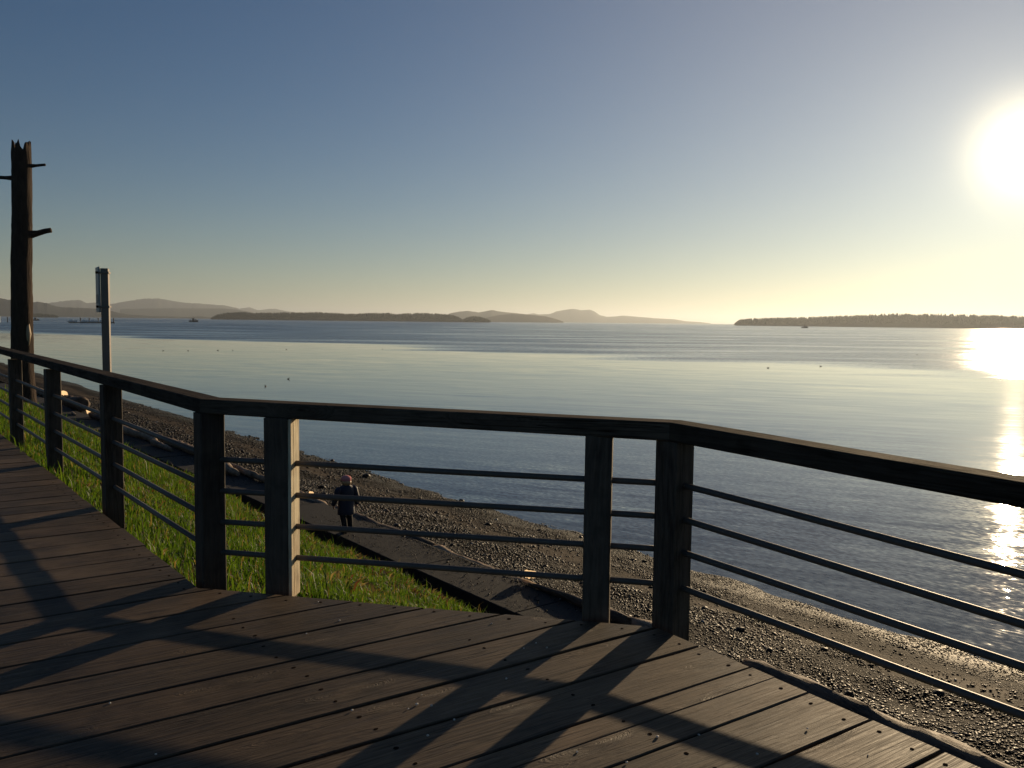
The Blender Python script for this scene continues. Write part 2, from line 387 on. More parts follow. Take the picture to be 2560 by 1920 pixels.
# ------------------------------------------------------------ sea and ground
sea = mesh_obj('sea', [(-45000, -1500, SEA), (45000, -1500, SEA), (45000, 45000, SEA), (-45000, 45000, SEA)], [(0, 1, 2, 3)], M_SEA)
tag(sea, kind='structure')
def fn(x, y, s, seed=0.0): return mnoise.noise(Vector((x * s + seed, y * s - seed, seed)))
def strip(name, us, vs_, zf, mat, amp=0.03, freq=1.2, wob=0.0):
    V, F = [], []
    for u in us:
        for j, v in enumerate(vs_):
            w = wob * fn(u, v, 0.5, 3.3) if 0 < j < len(vs_) - 1 or wob else 0
            V.append(uv(u, v + w, zf(u, v) + amp * fn(u, v, freq, 1.7)))
    n = len(vs_)
    for i in range(len(us) - 1):
        for j in range(n - 1):
            a = i * n + j; F.append((a, a + 1, a + n + 1, a + n))
    return tag(mesh_obj(name, V, F, mat, smooth=True), kind='structure')
def ulist(a, b, near=0.25, far=3.0):
    out = [a]
    while out[-1] < b: out.append(out[-1] + (near if out[-1] < 45 else far))
    return out
def bank_edge(u):   # where the turf ends and bare soil drops to the walkway
    t_ = min(1, max(0, (u - 15.5) / 4.5)); return 6.3 + 0.45 * t_ * t_ * (3 - 2 * t_) + 0.10 * mnoise.noise(Vector((u * 1.3, 0, 5)))
def bank_z(u, v):
    if v <= 1.6: return -0.16
    return -0.16 - (v - 1.6) / 5.4 * 2.42 + 0.05 * math.sin(u * 0.7) * math.sin(v * 1.3)
U1 = ulist(-14, 150)
strip('inland_ground', [-14, 20, 60, 150], [-70, -20, -6, -3, 0, 1.6], lambda u, v: -0.16 if v > -6 else -0.16 + (-6 - v) * 0.02, M_TURF, 0.0)
strip('grass_bank', U1, list(np.linspace(1.6, 6.4, 20)), bank_z, M_TURF, 0.06, 1.0)
strip('bank_foot', U1, [6.4, 6.55, 6.7, 6.85, 7.05, 7.4, 7.8, 8.3, 9.0], lambda u, v: (-3.15 if v == 9.0 else max(-3.28, bank_z(u, min(v, bank_edge(u))) - max(0, v - bank_edge(u)) * 1.5)), M_SOIL, 0.08, 2.0)
def beach_z(u, v):
    if v < 15.5: return -3.08 - (v - 8.9) / 6.6 * 1.12
    return SEA - (v - 15.5) * 0.13
strip('beach', ulist(-14, 260, 0.3), [8.9, 9.3, 9.8, 10.4, 11, 11.6, 12.2, 12.8, 13.4, 13.9, 14.4, 14.8, 15.1, 15.35, 15.6, 15.9, 16.5, 18, 24, 45], beach_z, M_BEACH, 0.07, 0.9)

# concrete walkway of cast slabs
walk = tag(empty('walkway'), 'narrow grey concrete walkway of cast slabs between grass bank and shingle beach', kind='structure')
u = 7.1; k = 0
while u < 62:
    L = random.uniform(2.9, 3.2)
    w0 = 8.0 - (0.012 * (u - 10) if u > 10 else 0) ; w1 = 9.1 - (0.013 * (u - 14) if u > 14 else 0)
    V, F = box_data(-L / 2 + 0.012, L / 2 - 0.012, -(w1 - w0) / 2, (w1 - w0) / 2, -0.5, 0.0, 0.015)
    o = mesh_obj('slab', V, F, M_CONC, walk)
    c = uv(u + L / 2, (w0 + w1) / 2, -2.9 + random.uniform(-0.012, 0.012)); o.location = c
    o.rotation_euler = (random.uniform(-0.008, 0.008), random.uniform(-0.008, 0.008), math.atan2(EU.y, EU.x))
    # local x runs along EU, local y points to -EV
    u += L; k += 1
# timber kerb lying along the sea edge of the walkway is made of driftwood logs (below)

# ------------------------------------------------------------ boardwalk
PA = math.radians(34.6); PD = Vector((math.cos(PA), math.sin(PA), 0)); PN = Vector((-math.sin(PA), math.cos(PA), 0))
A_ = Vector((-1.78, 4.85, 0)); B_ = Vector((0.77, 4.29, 0))
LE = Vector((-0.612, 0.791, 0)); RE = Vector((0.555, -0.832, 0))
EDGE = [A_ + LE * 40, A_, B_, B_ + RE * 14]           # seaward edge
EDGE_RS = [(p.dot(PD), p.dot(PN)) for p in EDGE]      # (r, s), s falls along the list
def edge_r(s):
    for (r0, s0), (r1, s1) in zip(EDGE_RS, EDGE_RS[1:]):
        if s1 <= s <= s0: return r0 + (r1 - r0) * (s0 - s) / (s0 - s1)
    return None
deck = tag(empty('boardwalk'), 'raised boardwalk of weathered brown planks laid side by side', kind='structure')
bolt_v, bolt_f = tube_data([(0, 0, -0.004), (0, 0, 0.0012)], [0.009, 0.009], 10)
bolt_me = bpy.data.meshes.new('bolt'); bolt_me.from_pydata([tuple(v) for v in bolt_v], [], bolt_f); bolt_me.materials.append(M_BOLT)
def plank(s0, s1):
    rl = -2.2 - 0.06 * s0
    pts = []
    # seaward end, from s0 (near) to s1 (far)
    end = [(edge_r(s0), s0)] + sorted([(r, s) for r, s in EDGE_RS[1:3] if s0 < s < s1], key=lambda q: q[1]) + [(edge_r(s1), s1)]
    def side(ra, rb, s):
        n = max(2, int(abs(rb - ra) / 0.16)); out = []
        for i in range(1, n):
            r = ra + (rb - ra) * i / n
            out.append((r, s + 0.0022 * mnoise.noise(Vector((r * 5, s * 7, 0))) + (0.003 * max(0, mnoise.noise(Vector((r * 1.7, s * 3, 9))) - 0.25) * 3) * (1 if s == s0 else -1)))
        return out
    jr = random.uniform(-0.012, 0.004)
    end = [(r + jr, s) for r, s in end]
    pts = [(rl, s0)] + side(rl, end[0][0], s0) + end + side(end[-1][0], rl, s1) + [(rl, s1)]
    n = len(pts); cx = sum(p[0] for p in pts) / n; cy = (s0 + s1) / 2
    V = []
    def ring(z, ins):
        for i, (x, y) in enumerate(pts):
            x0, y0 = pts[i - 1]; x1, y1 = pts[(i + 1) % n]
            t = Vector((x1 - x0, y1 - y0)); nn = Vector((-t.y, t.x)).normalized()
            V.append((x + nn.x * ins - cx, y + nn.y * ins - cy, z))
    ring(-0.055, 0); ring(-0.0045, 0); ring(0.0, 0.0045)
    F = []
    for k in range(2):
        for i in range(n):
            j = (i + 1) % n; F.append((k * n + i, k * n + j, (k + 1) * n + j, (k + 1) * n + i))
    F.append(tuple(range(2 * n, 3 * n)))
    o = mesh_obj('plank', V, F, M_PLANK, deck)
    o.location = PD * cx + PN * cy + Vector((0, 0, random.uniform(-0.0025, 0.001)))
    o.rotation_euler = (random.uniform(-0.004, 0.004), 0, PA)
    # fixings
    w = s1 - s0; ss = (s0 + w * 0.25, s0 + w * 0.76) if w > 0.2 else ((s0 + s1) / 2,)
    for s in ss:
        e = edge_r(s); rows = []
        if e is not None: rows.append(e - 0.085)
        for v in (2.36, 1.54, 0.35):
            r = (v - 0.0594 * s) / 0.9985
            if e is not None and r < e - 0.5: rows.append(r)
        for r in rows:
            q = PD * r + PN * s
            if q.y < 2.6 or s > 9: continue
            b = bpy.data.objects.new('bolt', bolt_me); COL.objects.link(b); b.parent = o
            b.location = (r - cx + random.uniform(-.014, .014), s - cy + random.uniform(-.016, .016), 0.0)
            b.scale = (random.uniform(.7, 1.2), random.uniform(.7, 1.2), 1)
seams = [1.02, 1.31, 1.60, 1.895, 2.19, 2.368, 2.50, 2.808, 3.105, 3.405, 3.695, 4.005, 4.31, 4.615, 4.935, 5.25, 5.546, 5.85]
while seams[0] > -3.5: seams.insert(0, seams[0] - 0.30)
while seams[-1] < 21: seams.append(seams[-1] + 0.302 + random.uniform(-0.006, 0.006))
for a, b in zip(seams, seams[1:]):
    g = random.uniform(0.0035, 0.009) if b - a > 0.2 else 0.0015
    plank(a + g, b - g)
# substructure: edge joists following the rim, and inner joists
def beam(name, p, q, half, z0, z1, mat, parent, bev=0.006, ext=0.0, m0=0.0, m1=0.0):
    """beam from p to q (plan points), local x along it; m0/m1 shear the ends for mitres"""
    p = Vector((p[0], p[1], 0)); q = Vector((q[0], q[1], 0)); L = (q - p).length
    n = max(2, int(L / 0.5)); V = []; F = []
    for i in range(n + 1):
        t = i / n
        za = z0[0] + (z0[1] - z0[0]) * t if isinstance(z0, tuple) else z0
        zb = z1[0] + (z1[1] - z1[0]) * t if isinstance(z1, tuple) else z1
        sh = m0 * (1 - t) ** 8 + m1 * t ** 8 if n > 1 else 0
        if i == 0: sh = m0
        elif i == n: sh = m1
        else: sh = 0
        j = 0.0012 * mnoise.noise(Vector((t * L * 3, L, z1 if not isinstance(z1, tuple) else z1[0])))
        for (yy, zz) in ((-half + bev, za), (half - bev, za), (half, za + bev), (half, zb - bev), (half - bev, zb), (-half + bev, zb), (-half, zb - bev), (-half, za + bev)):
            V.append((t * L + sh * yy / half, yy + j, zz + j))
        if i:
            b = (i - 1) * 8
            for k in range(8):
                F.append((b + k, b + (k + 1) % 8, b + 8 + (k + 1) % 8, b + 8 + k))
    F.append(tuple(reversed(range(8)))); F.append(tuple(range(n * 8, n * 8 + 8)))
    o = mesh_obj(name, V, F, mat, parent); o.location = p; o.rotation_euler = (0, 0, math.atan2((q - p).y, (q - p).x))
    return o
def inset(p, d, k): return Vector((p.x, p.y, 0)) + d * k
nl = Vector((0.791, 0.612, 0)); nr = Vector((0.832, 0.555, 0)); mdir = (B_ - A_).normalized(); nm = Vector((-mdir.y, mdir.x, 0))
beam('joist', A_ - nl * 0.10 + LE * 0.2, A_ + LE * 16 - nl * 0.10, 0.03, -0.26, -0.06, M_RAIL, deck)
beam('joist', A_ - nm * 0.14, B_ - nm * 0.14, 0.03, -0.26, -0.06, M_RAIL, deck)
beam('joist', B_ - nr * 0.10 + RE * 0.2, B_ + RE * 9 - nr * 0.10, 0.03, -0.26, -0.06, M_RAIL, deck)
for v in (1.54, 0.35, -1.0):
    beam('joist', uv(-8, v), uv(16, v), 0.03, -0.26, -0.06, M_RAIL, deck)
beam('joist', uv(-8, 2.36), uv(3.2, 2.36), 0.03, -0.26, -0.06, M_RAIL, deck)

# ------------------------------------------------------------ railing
rail = tag(empty('railing', (0, 0, 0)), 'dark timber railing with square posts and four metal bars bending round the boardwalk edge', 'railing')
def isect(p, d, q, e):
    den = d.x * e.y - d.y * e.x; t = ((q.x - p.x) * e.y - (q.y - p.y) * e.x) / den
    return p + d * t
MD = Vector((1, -0.247, 0)).normalized(); MN = Vector((0.247, 1, 0)).normalized()
MP = Vector((0, 4.551, 0)) + MN * 0.072                    # middle centre line
LP = nl * 1.69                                             # left centre line: offset 1.79
RP = EV * 3.385; RDIR = Vector((0.616, -0.788, 0)); 
RA = isect(LP, LE, MP, MD); RB = isect(MP, MD, RP, RDIR)
def post(p, ang, top, mat, bottom=-1.2, w=0.071):
    p = Vector((p.x, p.y, 0)); V = []; F = []
    zs = [bottom, -0.4, 0.0, 0.25, 0.5, 0.75, top]
    b = 0.006
    for i, z in enumerate(zs):
        tw = [1 + 0.012 * mnoise.noise(Vector((p.x * 9, p.y * 9 + k, z * 2))) for k in range(4)]
        dx = 0.002 * mnoise.noise(Vector((p.x, z * 3, 5)))
        for (x, y) in ((-w, -w + b), (-w + b, -w), (w - b, -w), (w, -w + b), (w, w - b), (w - b, w), (-w + b, w), (-w, w - b)):
            V.append((x * tw[0] + dx, y * tw[1], z))
        if i:
            a = (i - 1) * 8
            for k in range(8): F.append((a + k, a + (k + 1) % 8, a + 8 + (k + 1) % 8, a + 8 + k))
    F.append(tuple(range(len(V) - 8, len(V)))); F.append(tuple(reversed(range(8))))
    o = mesh_obj('post', V, F, mat, rail); o.location = p; o.rotation_euler = (0, 0, ang); return o
aL = math.atan2(LE.y, LE.x)
for dist in (2.44, 4.96, 7.48, 10.0, 12.6):
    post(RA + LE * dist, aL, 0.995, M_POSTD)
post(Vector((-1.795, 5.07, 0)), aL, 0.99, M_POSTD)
pD = Vector((-1.335, 4.93, 0)); pC = Vector((0.465, 4.515, 0))
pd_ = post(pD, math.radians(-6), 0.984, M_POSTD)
M_SUNSIDE = wood('painted sunlit post wood', (0.46, 0.35, 0.22), (0.72, 0.58, 0.38), grain=(16, 16, 0.9), ridge=0.001, knots=False)  # sunlight on the post's side is put into this pale colour
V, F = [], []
for i, z in enumerate((-0.06, 0.14, 0.33, 0.52, 0.7, 0.978)):     # added strips with an open seam; pale colour stands for sun on the post
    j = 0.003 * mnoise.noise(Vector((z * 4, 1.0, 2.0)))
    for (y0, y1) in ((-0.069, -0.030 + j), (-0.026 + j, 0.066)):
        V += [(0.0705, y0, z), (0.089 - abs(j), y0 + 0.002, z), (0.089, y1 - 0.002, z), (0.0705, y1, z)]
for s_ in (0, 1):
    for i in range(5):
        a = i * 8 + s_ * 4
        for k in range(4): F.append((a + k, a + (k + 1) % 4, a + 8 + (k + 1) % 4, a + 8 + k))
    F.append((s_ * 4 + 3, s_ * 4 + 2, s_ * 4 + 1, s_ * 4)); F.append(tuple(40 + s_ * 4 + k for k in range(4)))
bt = mesh_obj('sunlit_strip', V, F, M_SUNSIDE, pd_); bt['label'] = 'added pale strip with sunlight put into its colour on the side of the post'
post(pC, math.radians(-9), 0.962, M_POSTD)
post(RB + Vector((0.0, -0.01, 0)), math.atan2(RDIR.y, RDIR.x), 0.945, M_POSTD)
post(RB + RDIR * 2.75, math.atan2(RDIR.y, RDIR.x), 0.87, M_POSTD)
def mitre(d1, d2, half):
    a = math.acos(max(-1, min(1, d1.dot(d2)))) / 2
    return math.tan(a) * half
mA = mitre(-LE, MD, 0.071); mB = mitre(MD, RDIR, 0.071)
cross = lambda a, b: a.x * b.y - a.y * b.x
sA = 1 if cross(-LE, MD) > 0 else -1; sB = 1 if cross(MD, RDIR) > 0 else -1
beam('top_rail', RA + LE * 16, RA, 0.071, (1.07, 0.99), (1.13, 1.075), M_RAIL, rail, 0.007, m1=-sA * mA)
beam('top_rail', RA, RB, 0.071, (0.99, 0.948), (1.075, 1.045), M_RAIL, rail, 0.007, m0=sA * mA, m1=-sB * mB)
beam('top_rail', RB, RB + RDIR * 5.2, 0.071, (0.948, 0.80), (1.045, 0.89), M_RAIL, rail, 0.007, m0=sB * mB)
def bar(p, q, r=0.0168):
    L_ = (Vector(q) - Vector(p)).length; sd_ = random.uniform(0, 50)
    ts = [i / 12 for i in range(13)]
    V, F = tube_data([Vector(p) + (Vector(q) - Vector(p)) * t + Vector((0, 0, 0.004 * mnoise.noise(Vector((t * L_ * 0.9, sd_, 0))) * (0 < t < 1))) for t in ts], [r] * 13, 12)
    c = Vector(p); V = [v - c for v in V]
    o = mesh_obj('bar', V, F, M_PIPE, rail, smooth=False); o.location = c
    for f in o.data.polygons: f.use_smooth = len(f.vertices) == 4
for zl, za, zb, ze in ((0.729, 0.713, 0.718, 0.60), (0.539, 0.525, 0.543, 0.41), (0.355, 0.338, 0.37, 0.26), (0.167, 0.155, 0.185, 0.085)):
    L1 = RA + LE * 14.5
    bar((L1.x, L1.y, zl), (RA.x, RA.y, zl - 0.005))
    bar((RA.x, RA.y, za), (RB.x, RB.y, zb))
    R1 = RB + RDIR * 2.75
    bar((RB.x, RB.y, zb + 0.003), (R1.x, R1.y, ze))

# ------------------------------------------------------------ grass
def blades(n, ulo, uhi, vlo, vhi, hmul=1.0, wmul=1.0):
    u = rng.uniform(ulo, uhi, n); v = vlo + (vhi - vlo) * rng.random(n)
    cl = np.array([mnoise.noise(Vector((a * 0.8, b * 1.1, 2.0))) for a, b in zip(u, v)])
    cl2 = np.array([mnoise.noise(Vector((a * 3.1, b * 3.1, 7.0))) for a, b in zip(u, v)])
    keep = (rng.random(n) < np.clip(0.75 + 0.9 * cl2, 0.1, 1)) & (v < np.array([bank_edge(a) for a in u]) + 0.12 * cl2) & ~((u < 4.9) & (v < 3.5))
    u, v, cl, cl2 = u[keep], v[keep], cl[keep], cl2[keep]; n = len(u)
    base = EUn[None] * u[:, None] + EVn[None] * v[:, None]
    z = np.array([bank_z(a, b) + 0.06 * fn(a, b, 1.0, 1.7) for a, b in zip(u, v)]) - 0.01
    base[:, 2] = z
    h = (0.06 + 0.085 * rng.random(n) ** 1.5) * (1 + 0.8 * cl) * hmul
    tall = rng.random(n) < 0.03; h[tall] *= 2.1; h *= 1 + 0.5 * np.clip(cl2, -0.6, 1)
    w = (0.0035 + 0.003 * rng.random(n)) * wmul
    ang = rng.uniform(0, 2 * np.pi, n); lean = 0.25 + 0.75 * rng.random(n)
    d = np.stack([np.cos(ang), np.sin(ang), np.zeros(n)], 1); sd = np.stack([-np.sin(ang), np.cos(ang), np.zeros(n)], 1)
    up = np.array([0, 0, 1.0])
    p0 = base; p1 = base + up * (h * 0.6)[:, None] + d * (h * 0.18 * lean)[:, None]
    p2 = base + up * (h * (1.0 - 0.25 * lean))[:, None] + d * (h * 0.65 * lean)[:, None]
    V = np.stack([p0 - sd * w[:, None], p0 + sd * w[:, None], p1 + sd * w[:, None] * 0.8, p1 - sd * w[:, None] * 0.8, p2], 1)
    i = np.arange(n)[:, None] * 5
    F = np.concatenate([i + np.array([[0, 1, 2]]), i + np.array([[0, 2, 3]]), i + np.array([[3, 2, 4]])], 0)
    t = rng.random((n, 1)); dry = (rng.random(n) < 0.10 + 0.15 * np.clip(-cl, 0, 1))[:, None]
    g = np.array([0.032, 0.080, 0.010]) * (1 - t) + np.array([0.105, 0.175, 0.022]) * t
    g = np.where(dry, np.array([0.20, 0.15, 0.07]) * (0.6 + 0.6 * t), g)
    C = np.repeat(np.concatenate([g, np.ones((n, 1))], 1)[:, None], 5, 1).reshape(-1, 4)
    return V.reshape(-1, 3), F, C
EUn = np.array(EU); EVn = np.array(EV)
parts = [blades(62000, 2.0, 9.0, 1.7, 6.75), blades(80000, 9.0, 19.0, 1.6, 6.8, 1.1, 1.2), blades(56000, 19.0, 36.0, 1.6, 6.75, 1.2, 1.8), blades(18000, 36.0, 60.0, 1.6, 6.7, 1.5, 3.0)]
def weeds(n, ulo, uhi, vlo, vhi):
    """broad leaved weeds: rosettes of wide blades, some reddish or dead"""
    Vl, Fl, Cl = [], [], []
    for i in range(n):
        u, v = rng.uniform(ulo, uhi), vlo + (vhi - vlo) * rng.random() ** 0.6
        if mnoise.noise(Vector((u * 0.9, v * 0.9, 12))) < 0.0 or (u < 4.9 and v < 3.5): continue
        b0 = np.array(uv(u, v, bank_z(u, v) + 0.06 * fn(u, v, 1.0, 1.7))); kind = rng.random()
        col = (0.11, 0.15, 0.03) if kind < 0.45 else ((0.13, 0.06, 0.035) if kind < 0.65 else (0.26, 0.20, 0.11))
        for k in range(rng.integers(5, 10)):
            a = rng.uniform(0, 6.28); L = rng.uniform(0.05, 0.15); w = rng.uniform(0.008, 0.022); up = rng.uniform(0.3, 1.2)
            d = np.array([math.cos(a), math.sin(a), 0]); s_ = np.array([-d[1], d[0], 0]); z_ = np.array([0, 0, 1.0]); q = len(Vl)
            Vl += [b0 - s_ * w * .3, b0 + s_ * w * .3, b0 + d * L * .5 + z_ * L * up * .6 + s_ * w, b0 + d * L * .5 + z_ * L * up * .6 - s_ * w, b0 + d * L + z_ * L * up * .75]
            Fl += [(q, q + 1, q + 2), (q, q + 2, q + 3), (q + 3, q + 2, q + 4)]
            t_ = rng.uniform(0.7, 1.4); Cl += [(col[0] * t_, col[1] * t_, col[2] * t_, 1)] * 5
    return np.array(Vl), np.array(Fl), np.array(Cl)
parts += [weeds(1800, 8.5, 17, 4.2, 6.45), weeds(1100, 3.5, 22, 1.8, 6.4), weeds(700, 17, 40, 2, 6.7)]
off = 0; Vs, Fs, Cs = [], [], []
for V_, F_, C_ in parts:
    Vs.append(V_); Fs.append(F_ + off); Cs.append(C_); off += len(V_)
grass = fast_mesh('grass', np.concatenate(Vs), np.concatenate(Fs), M_GRASS, np.concatenate(Cs))
tag(grass, kind='stuff')

# ------------------------------------------------------------ beach stones
ico = bmesh.new(); bmesh.ops.create_icosphere(ico, subdivisions=1, radius=1.0)
IV = np.array([v.co[:] for v in ico.verts]); IF = np.array([[v.index for v in f.verts] for f in ico.faces]); ico.free()
def stones(n, ulo, uhi, r0, r1):
    u = rng.uniform(ulo, uhi, n); v = 9.0 + 6.7 * rng.random(n)
    w = v + 2.4 * np.array([0.5 + 0.5 * mnoise.noise(Vector((a * 0.35, b * 0.35, 0))) for a, b in zip(u, v)]) - 1.2
    keep = ~((w > 12.2) & (w < 13.6) & (rng.random(n) < 0.8)); u, v = u[keep], v[keep]; n = len(u)
    z = np.array([beach_z(a, b) + 0.07 * fn(a, b, 0.9, 1.7) for a, b in zip(u, v)])
    r = r0 + (r1 - r0) * rng.random(n) ** 3
    r = np.where(v > 13.6, r * 0.7, r) * np.array([1.0 + 0.55 * mnoise.noise(Vector((a * 0.5, b * 1.3, 21))) for a, b in zip(u, v)])
    big = rng.random(n) < 0.004; r[big] *= 2.6
    sc = np.stack([r * rng.uniform(0.8, 1.5, n), r * rng.uniform(0.7, 1.1, n), r * rng.uniform(0.35, 0.75, n)], 1)
    P = IV[None] * (1 + rng.uniform(-0.16, 0.16, (n, len(IV), 1))) * sc[:, None]
    a = rng.uniform(0, 2 * np.pi, n); b = rng.uniform(-0.5, 0.5, n)
    cb, sb, ca, sa = np.cos(b), np.sin(b), np.cos(a), np.sin(a)
    x, y, zz = P[..., 0], P[..., 1], P[..., 2]
    x, zz = x * cb[:, None] + zz * sb[:, None], -x * sb[:, None] + zz * cb[:, None]
    x, y = x * ca[:, None] - y * sa[:, None], x * sa[:, None] + y * ca[:, None]
    base = EUn[None] * u[:, None] + EVn[None] * v[:, None]
    V = np.stack([x + base[:, 0:1], y + base[:, 1:2], zz + (z + r * 0.15)[:, None]], 2).reshape(-1, 3)
    F = (IF[None] + (np.arange(n) * len(IV))[:, None, None]).reshape(-1, 3)
    t = rng.random((n, 1)); c = np.array([0.007, 0.0055, 0.0045]) * (1 - t) + np.array([0.036, 0.027, 0.019]) * t ** 2
    q = rng.random(n); c[q < 0.012] = (0.5, 0.46, 0.38); c[(q > 0.05) & (q < 0.09)] = (0.10, 0.045, 0.03)
    C = np.repeat(np.concatenate([c, np.ones((n, 1))], 1), len(IV), 0)
    return V, F, C
def grit(n, ulo, uhi):
    V, F, C = stones(n, ulo, uhi, 0.006, 0.018); V = V.reshape(-1, len(IV), 3)
    c = V.mean(1); v = c @ EVn; u = c @ EUn
    nv = 9.05 - 1.0 * rng.random(len(v)) ** 2.6; d = nv - v
    V[..., 0] += (d * EVn[0])[:, None]; V[..., 1] += (d * EVn[1])[:, None]; V[..., 2] += (-2.893 - c[:, 2])[:, None]
    return V.reshape(-1, 3), F, C
parts = [grit(9000, 7.5, 34), stones(52000, 0.5, 13, 0.010, 0.032), stones(32000, 13, 26, 0.014, 0.042), stones(14000, 26, 60, 0.025, 0.07)]
off = 0; Vs, Fs, Cs = [], [], []
for V_, F_, C_ in parts:
    Vs.append(V_); Fs.append(F_ + off); Cs.append(C_); off += len(V_)
st = fast_mesh('shingle', np.concatenate(Vs), np.concatenate(Fs), M_STONE, np.concatenate(Cs)); tag(st, kind='stuff')

# ------------------------------------------------------------ driftwood
def driftlog(u0, v0, u1, v1, r0, r1, label, mat=M_LOG, z0=None, z1=None, bend=0.12, group='driftwood lying along the walkway', name='driftwood_log', cat='driftwood'):
    def gz(u, v): return (-2.9 if 8.0 <= v <= 9.08 else beach_z(u, v))
    za = (gz(u0, v0) + r0 * 0.85) if z0 is None else z0; zb = (gz(u1, v1) + r1 * 0.85) if z1 is None else z1
    p = uv(u0, v0, za); q = uv(u1, v1, zb); L = (q - p).length; n = max(5, int(L / 0.22)); c = p.copy()
    ax = (q - p).normalized(); sd = Vector((-ax.y, ax.x, 0)).normalized()
    pts, rad = [], []; seed = random.uniform(0, 99)
    for i in range(n + 1):
        t = i / n
        w = bend * math.sin(t * math.pi) * mnoise.noise(Vector((seed, 0, 0))) * 2 + 0.03 * mnoise.noise(Vector((t * 4, seed, 0)))
        pts.append((t * L, w, 0.02 * mnoise.noise(Vector((t * 5, seed, 4)))))
        rad.append((r0 + (r1 - r0) * t) * (1 + 0.26 * mnoise.noise(Vector((t * L * 2, seed, 9))) + 0.12 * mnoise.noise(Vector((t * L * 7, seed, 2)))) * (0.72 if i in (0, n) else 1))
    V, F = tube_data(pts, rad, 12, 0.10)
    o = mesh_obj(name, V, F, mat, smooth=True)
    for f in o.data.polygons: f.use_smooth = len(f.vertices) == 4
    # local x to the log axis
    o.location = c; o.rotation_euler = (0, -math.asin(max(-1, min(1, ax.z))), math.atan2(ax.y, ax.x))
    return tag(o, label, cat, group)
driftlog(6.75, 9.24, 2.0, 8.62, 0.15, 0.22, 'long straight driftwood log with sunlit mossy top just beyond the right boardwalk edge', z0=-2.93, z1=-2.93, bend=0.04, mat=M_LOGD)
driftlog(7.1, 9.05, 6.3, 9.0, 0.07, 0.10, 'short rounded driftwood pole ending beside the long log at the right boardwalk edge', z0=-2.92, z1=-2.93)
driftlog(12.1, 9.14, 8.2, 9.24, 0.11, 0.17, 'gold rimmed log on the walkway edge below the pale plastic scrap')
driftlog(11.0, 9.02, 8.6, 8.92, 0.04, 0.10, 'forked lower log leaning against the walkway edge behind the middle posts', mat=M_LOGD, bend=0.3)
driftlog(14.3, 9.24, 12.1, 9.2, 0.13, 0.11, 'thin pale edged stick along the walkway left of the plastic scrap')
driftlog(13.2, 9.5, 11.4, 9.4, 0.08, 0.06, 'reddish wet log piece on the shingle above the plastic scrap', mat=M_LOGD)
driftlog(18.6, 9.22, 14.3, 9.27, 0.15, 0.14, 'dark half buried log beside the walkway right of the walking person', mat=M_LOGD)
driftlog(22.0, 9.0, 18.8, 9.12, 0.13, 0.12, 'slender pale branch on the walkway edge left of the walking person')
driftlog(25.6, 9.0, 21.9, 8.98, 0.10, 0.09, 'straight pale pole seen between the left corner post and its neighbour', bend=0.02)
driftlog(24.8, 8.8, 23.6, 8.72, 0.16, 0.10, 'orange brown gnarled log end between the left corner post and its neighbour')
driftlog(31.2, 8.95, 26.6, 9.0, 0.14, 0.12, 'long brown log stretching to the left corner post at the walkway edge')
driftlog(36.8, 8.72, 33.2, 8.66, 0.18, 0.12, 'whitish bleached log right of the third railing post', bend=0.2)
driftlog(33.4, 8.66, 31.4, 8.62, 0.15, 0.10, 'knotty rust coloured log in the middle of the driftwood row')
driftlog(31.2, 8.5, 29.2, 8.55, 0.14, 0.06, 'orange split log tapering to a point on the walkway')
driftlog(38.0, 9.5, 31.0, 9.9, 0.13, 0.1, 'dark reddish log high on the shingle behind the driftwood row', mat=M_LOGD)
driftlog(41.5, 8.7, 37.5, 8.6, 0.14, 0.09, 'thin curved log between the second and third railing posts', mat=M_LOGD)
driftlog(49.6, 9.2, 44.6, 8.95, 0.26, 0.34, 'thick dark log with sunlit cut end beyond the second railing post', mat=M_LOGD)
driftlog(60, 9.4, 53, 9.2, 0.2, 0.2, 'far pale log on the shingle left of the first railing post')
driftlog(43.5, 8.3, 42.2, 8.2, 0.05, 0.05, 'small pale stick lying on the walkway below the thick dark log')
def scrap(u, v, z, w, h, rz, label):
    """thin curled sheet of pale translucent plastic, standing on edge"""
    V, F = [], []; n, m = 12, 6
    for i in range(n + 1):
        for k in range(m + 1):
            a = i / n - 0.5; b = k / m; q = a * 1.5
            edge = 1 - 0.35 * abs(2 * a) ** 4 + 0.18 * mnoise.noise(Vector((a * 5, u, v)))
            V.append((w * math.sin(q) / 0.68 * 0.5, w * 0.35 * (1 - math.cos(q)) - 0.25 * h * b, h * (b * edge - 0.25 * (1 - b) * (0.5 + mnoise.noise(Vector((a * 6, v, 2)))))))
    for i in range(n):
        for k in range(m):
            a = i * (m + 1) + k; F.append((a, a + m + 1, a + m + 2, a + 1))
    o = mesh_obj('plastic_scrap', V, F, M_FOAM, smooth=True); o.location = uv(u, v, z); o.rotation_euler = (0, 0, rz)
    return tag(o, label, 'plastic scrap', 'sunlit pale scraps among the driftwood')
scrap(11.2, 9.2, -2.83, 0.25, 0.125, -0.35, 'glowing pale peach plastic scrap on the log by the middle railing post')
scrap(21.2, 9.8, -3.14, 0.14, 0.09, -0.2, 'tiny glowing pale plastic scrap on the shingle left of the walking person')
scrap(41.4, 8.62, -2.74, 0.4, 0.24, -0.4, 'pale curled scrap at the end of the driftwood beside the second railing post')
scrap(49.2, 9.05, -2.5, 0.42, 0.2, -0.3, 'yellow lit scrap on top of the thick dark log')

